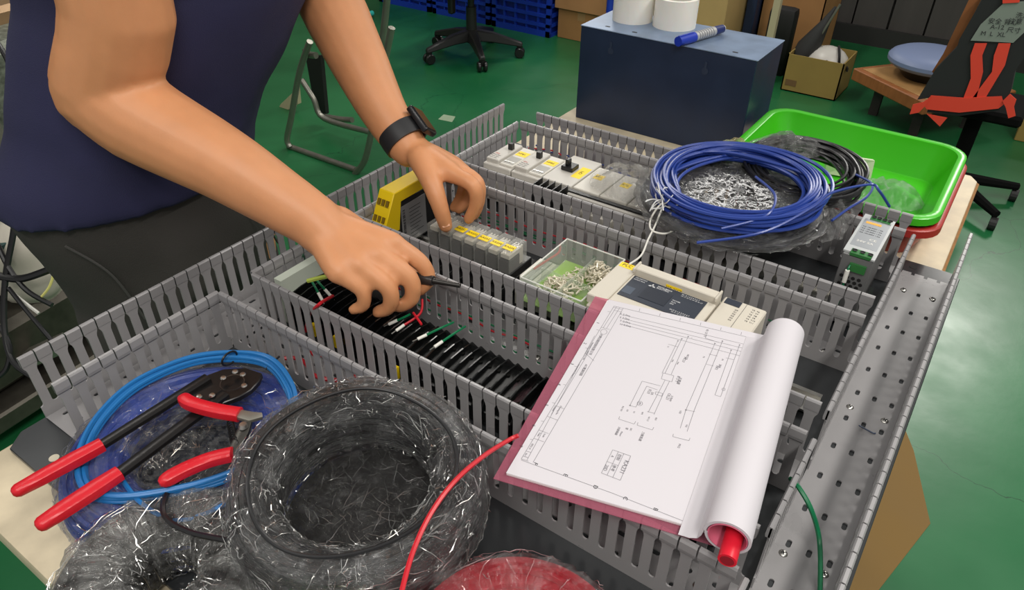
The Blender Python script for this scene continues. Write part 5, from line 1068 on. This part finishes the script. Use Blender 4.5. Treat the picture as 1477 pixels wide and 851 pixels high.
MB().slab([fq(441, 83, .25), fq(462, 80, .25), fq(470, 165, .25), fq(455, 162, .25)], .02).build('black_panel', BLACKM, ff)
MB().slab([fq(405, 150, .3), fq(428, 128, .3), fq(430, 150, .3), fq(392, 172, .3)], .02).build('beige_foot_board', mat('beige_top', (196, 184, 150), .5), ff)
o = MB().tube(bez([at(*p, FL + .02) for p in ((505, 8), (514, 20), (524, 23), (537, 19))], 8), .018, 10).build('teal_hose', mat('teal_hose', (60, 190, 180), .4), smooth=True, base=at(520, 20, FL)); tag(o, 'short teal hose end on the floor by the folding frame', 'hose')
o = MB().slab([at(*p, FL + .0005) for p in ((632, 172), (640, 165), (657, 168), (652, 176))], .001).build('floor_sticker', mat('pale_sticker', (150, 170, 140), .6), base=at(645, 170, FL)); tag(o, 'small pale sticker stuck on the green floor', 'sticker')
cs = MB().slab([at(*p, FL + .001) for p in ((1305, 618), (1318, 650), (1342, 755), (1262, 858), (1150, 900), (1200, 700))], .006); o = cs.build('cardboard_sheet', mat('flat_cardboard', (122, 94, 44), .75, var=.04, vs_=6), base=at(1290, 740, FL)); tag(o, 'flat piece of brown cardboard on the floor under the right edge of the bench', 'cardboard')
# cluttered rack at the left
rk_ = empty('equipment_rack', (-1.35, .05, FL), 'cluttered dark metal equipment rack behind the person at the left edge', 'rack')
RMt = mat('rack_grey', (122, 120, 110), .45, .5, var=.2, vs_=10); DK = mat('rack_dark', (58, 54, 48), .6, var=.3, vs_=20)
MB().bb(-2.1, -1.35, -.9, .35, FL, FL + .04).build('rack_base', DK, rk_)
for z in (FL + .35, FL + .75, FL + 1.2): MB().bb(-2.1, -1.32, -.9, .42, z, z + .03).build('rack_shelf', RMt, rk_, bevel=.003)
for x, y in ((-1.34, .40), (-1.34, -.85), (-2.08, .40), (-2.08, -.85)): MB().bb(x - .02, x + .02, y - .02, y + .02, FL, FL + 1.75).build('rack_post', RMt, rk_)
MB().bb(-2.1, -2.07, -.9, .42, FL, FL + 1.75).build('rack_back', DK, rk_)
pb2 = MB(); a, c = J(-30, 545, 1.75), J(88, 492, 1.75); dd = (c - a).normalized(); s_ = dd.cross(Vector((0, 0, 1))).normalized()
pb2.slab([a, c, c + Vector((0, 0, -.035)) + s_ * .0, a + Vector((0, 0, -.035))], .004).slab([a, c, c + s_ * -.03, a + s_ * -.03], .004)
o = pb2.build('perforated_rail', GALV, base=a); tag(o, 'perforated grey steel rail at the left edge below the cables', 'rail')
for k in range(8): p = a.lerp(c, (k + .5) / 8) + Vector((0, 0, -.017)); MB().cyl(p - s_ * .006, p + s_ * .006, .006, n=10).build('rail_hole', BLACKM, o)
def clutter(name, x, y, d, dims, m, lab, cat, rz=.3):
    p = J(x, y, d); z = None
    o = MB().box(p, dims, rz).build(name, m, bevel=min(dims) * .12, base=p - Vector((0, 0, dims[2] / 2))); return tag(o, lab, cat)
bgm = mat('white_cloth_bag', (196, 190, 176), .7)
bb_ = MB(); bb_.ball(J(42, 385, 1.78), .10, 14, (.75, .8, 1.35)); o = bb_.build('plastic_sack', bgm, smooth=True, base=J(42, 385, 1.78) - Vector((0, 0, .13)))
for v in o.data.vertices: v.co += v.normal * .03 * noise.noise(v.co * 14)
tag(o, 'crumpled white plastic sack among the cables at the left edge', 'bag')
clutter('circuit_board', 5, 300, 1.82, (.30, .30, .012), mat('board_green', (40, 74, 72), .5, var=.3, vs_=80), 'green circuit board on the left rack above the white sack', 'circuit board')
clutter('control_unit', -5, 350, 1.85, (.26, .3, .09), DK, 'dark control unit under the green circuit board', 'device')
clutter('metal_bracket', 8, 245, 1.8, (.22, .06, .03), mat('tan_metal', (160, 130, 96), .4, .4), 'tan metal bracket on the left rack beside the shirt hem', 'bracket')
clutter('steel_case', 10, 440, 1.9, (.4, .45, .16), mat('dim_steel', (88, 84, 76), .4, .7, var=.2), 'dull steel case in the left rack behind the cables', 'device', .15)
clutter('steel_case', 20, 500, 1.95, (.5, .5, .05), mat('dim_steel', (88, 84, 76), .4, .7, var=.2), 'flat dull steel case lowest in the left rack', 'device', .1)
clutter('metal_plate', 2, 120, 2.0, (.2, .4, .25), mat('pitted_grey', (120, 124, 112), .5, .3, var=.5, vs_=60), 'mottled grey plate at the left edge beside the shirt', 'plate', .2)
clutter('metal_plate', 0, 30, 2.1, (.2, .35, .12), mat('tan_metal', (160, 130, 96), .4, .4), 'tan metal plate in the top left corner', 'plate', .2)
for pts, r, lab in (([(24, 262), (20, 330), (8, 400), (6, 470), (18, 520), (50, 545)], .007, 'black cable hanging straight down from the circuit board'), ([(-10, 396), (30, 402), (74, 388)], .009, 'thick black cable running level across the white sack'), ([(-5, 350), (15, 390), (40, 420), (75, 440)], .006, 'black cable slanting down below the white sack'), ([(0, 470), (14, 500), (10, 530), (-4, 545)], .006, 'black cable drooping at the very left edge'), ([(12, 415), (40, 450), (78, 495)], .005, 'thin black cable slanting over the steel case'), ([(-5, 60), (12, 90), (20, 130)], .006, 'black cable at the top left beside the shirt')):
    wire('black_cable', [J(x, y, 1.66) for x, y in pts], r, BLKW, lab, cat='cable', n=8)
wire('white_cable', [J(x, y, 1.68) for x, y in ((8, 412), (30, 432), (56, 452))], .004, WTUBE, 'thin white cable slanting below the white sack', cat='cable')
wire('yellow_cord', [J(x, y, 1.66) for x, y in ((60, 366), (76, 390), (72, 412), (60, 428))], .003, mat('pale_yellow_cord', (210, 205, 120), .6), 'pale yellow cord curling over the white sack', cat='cord')
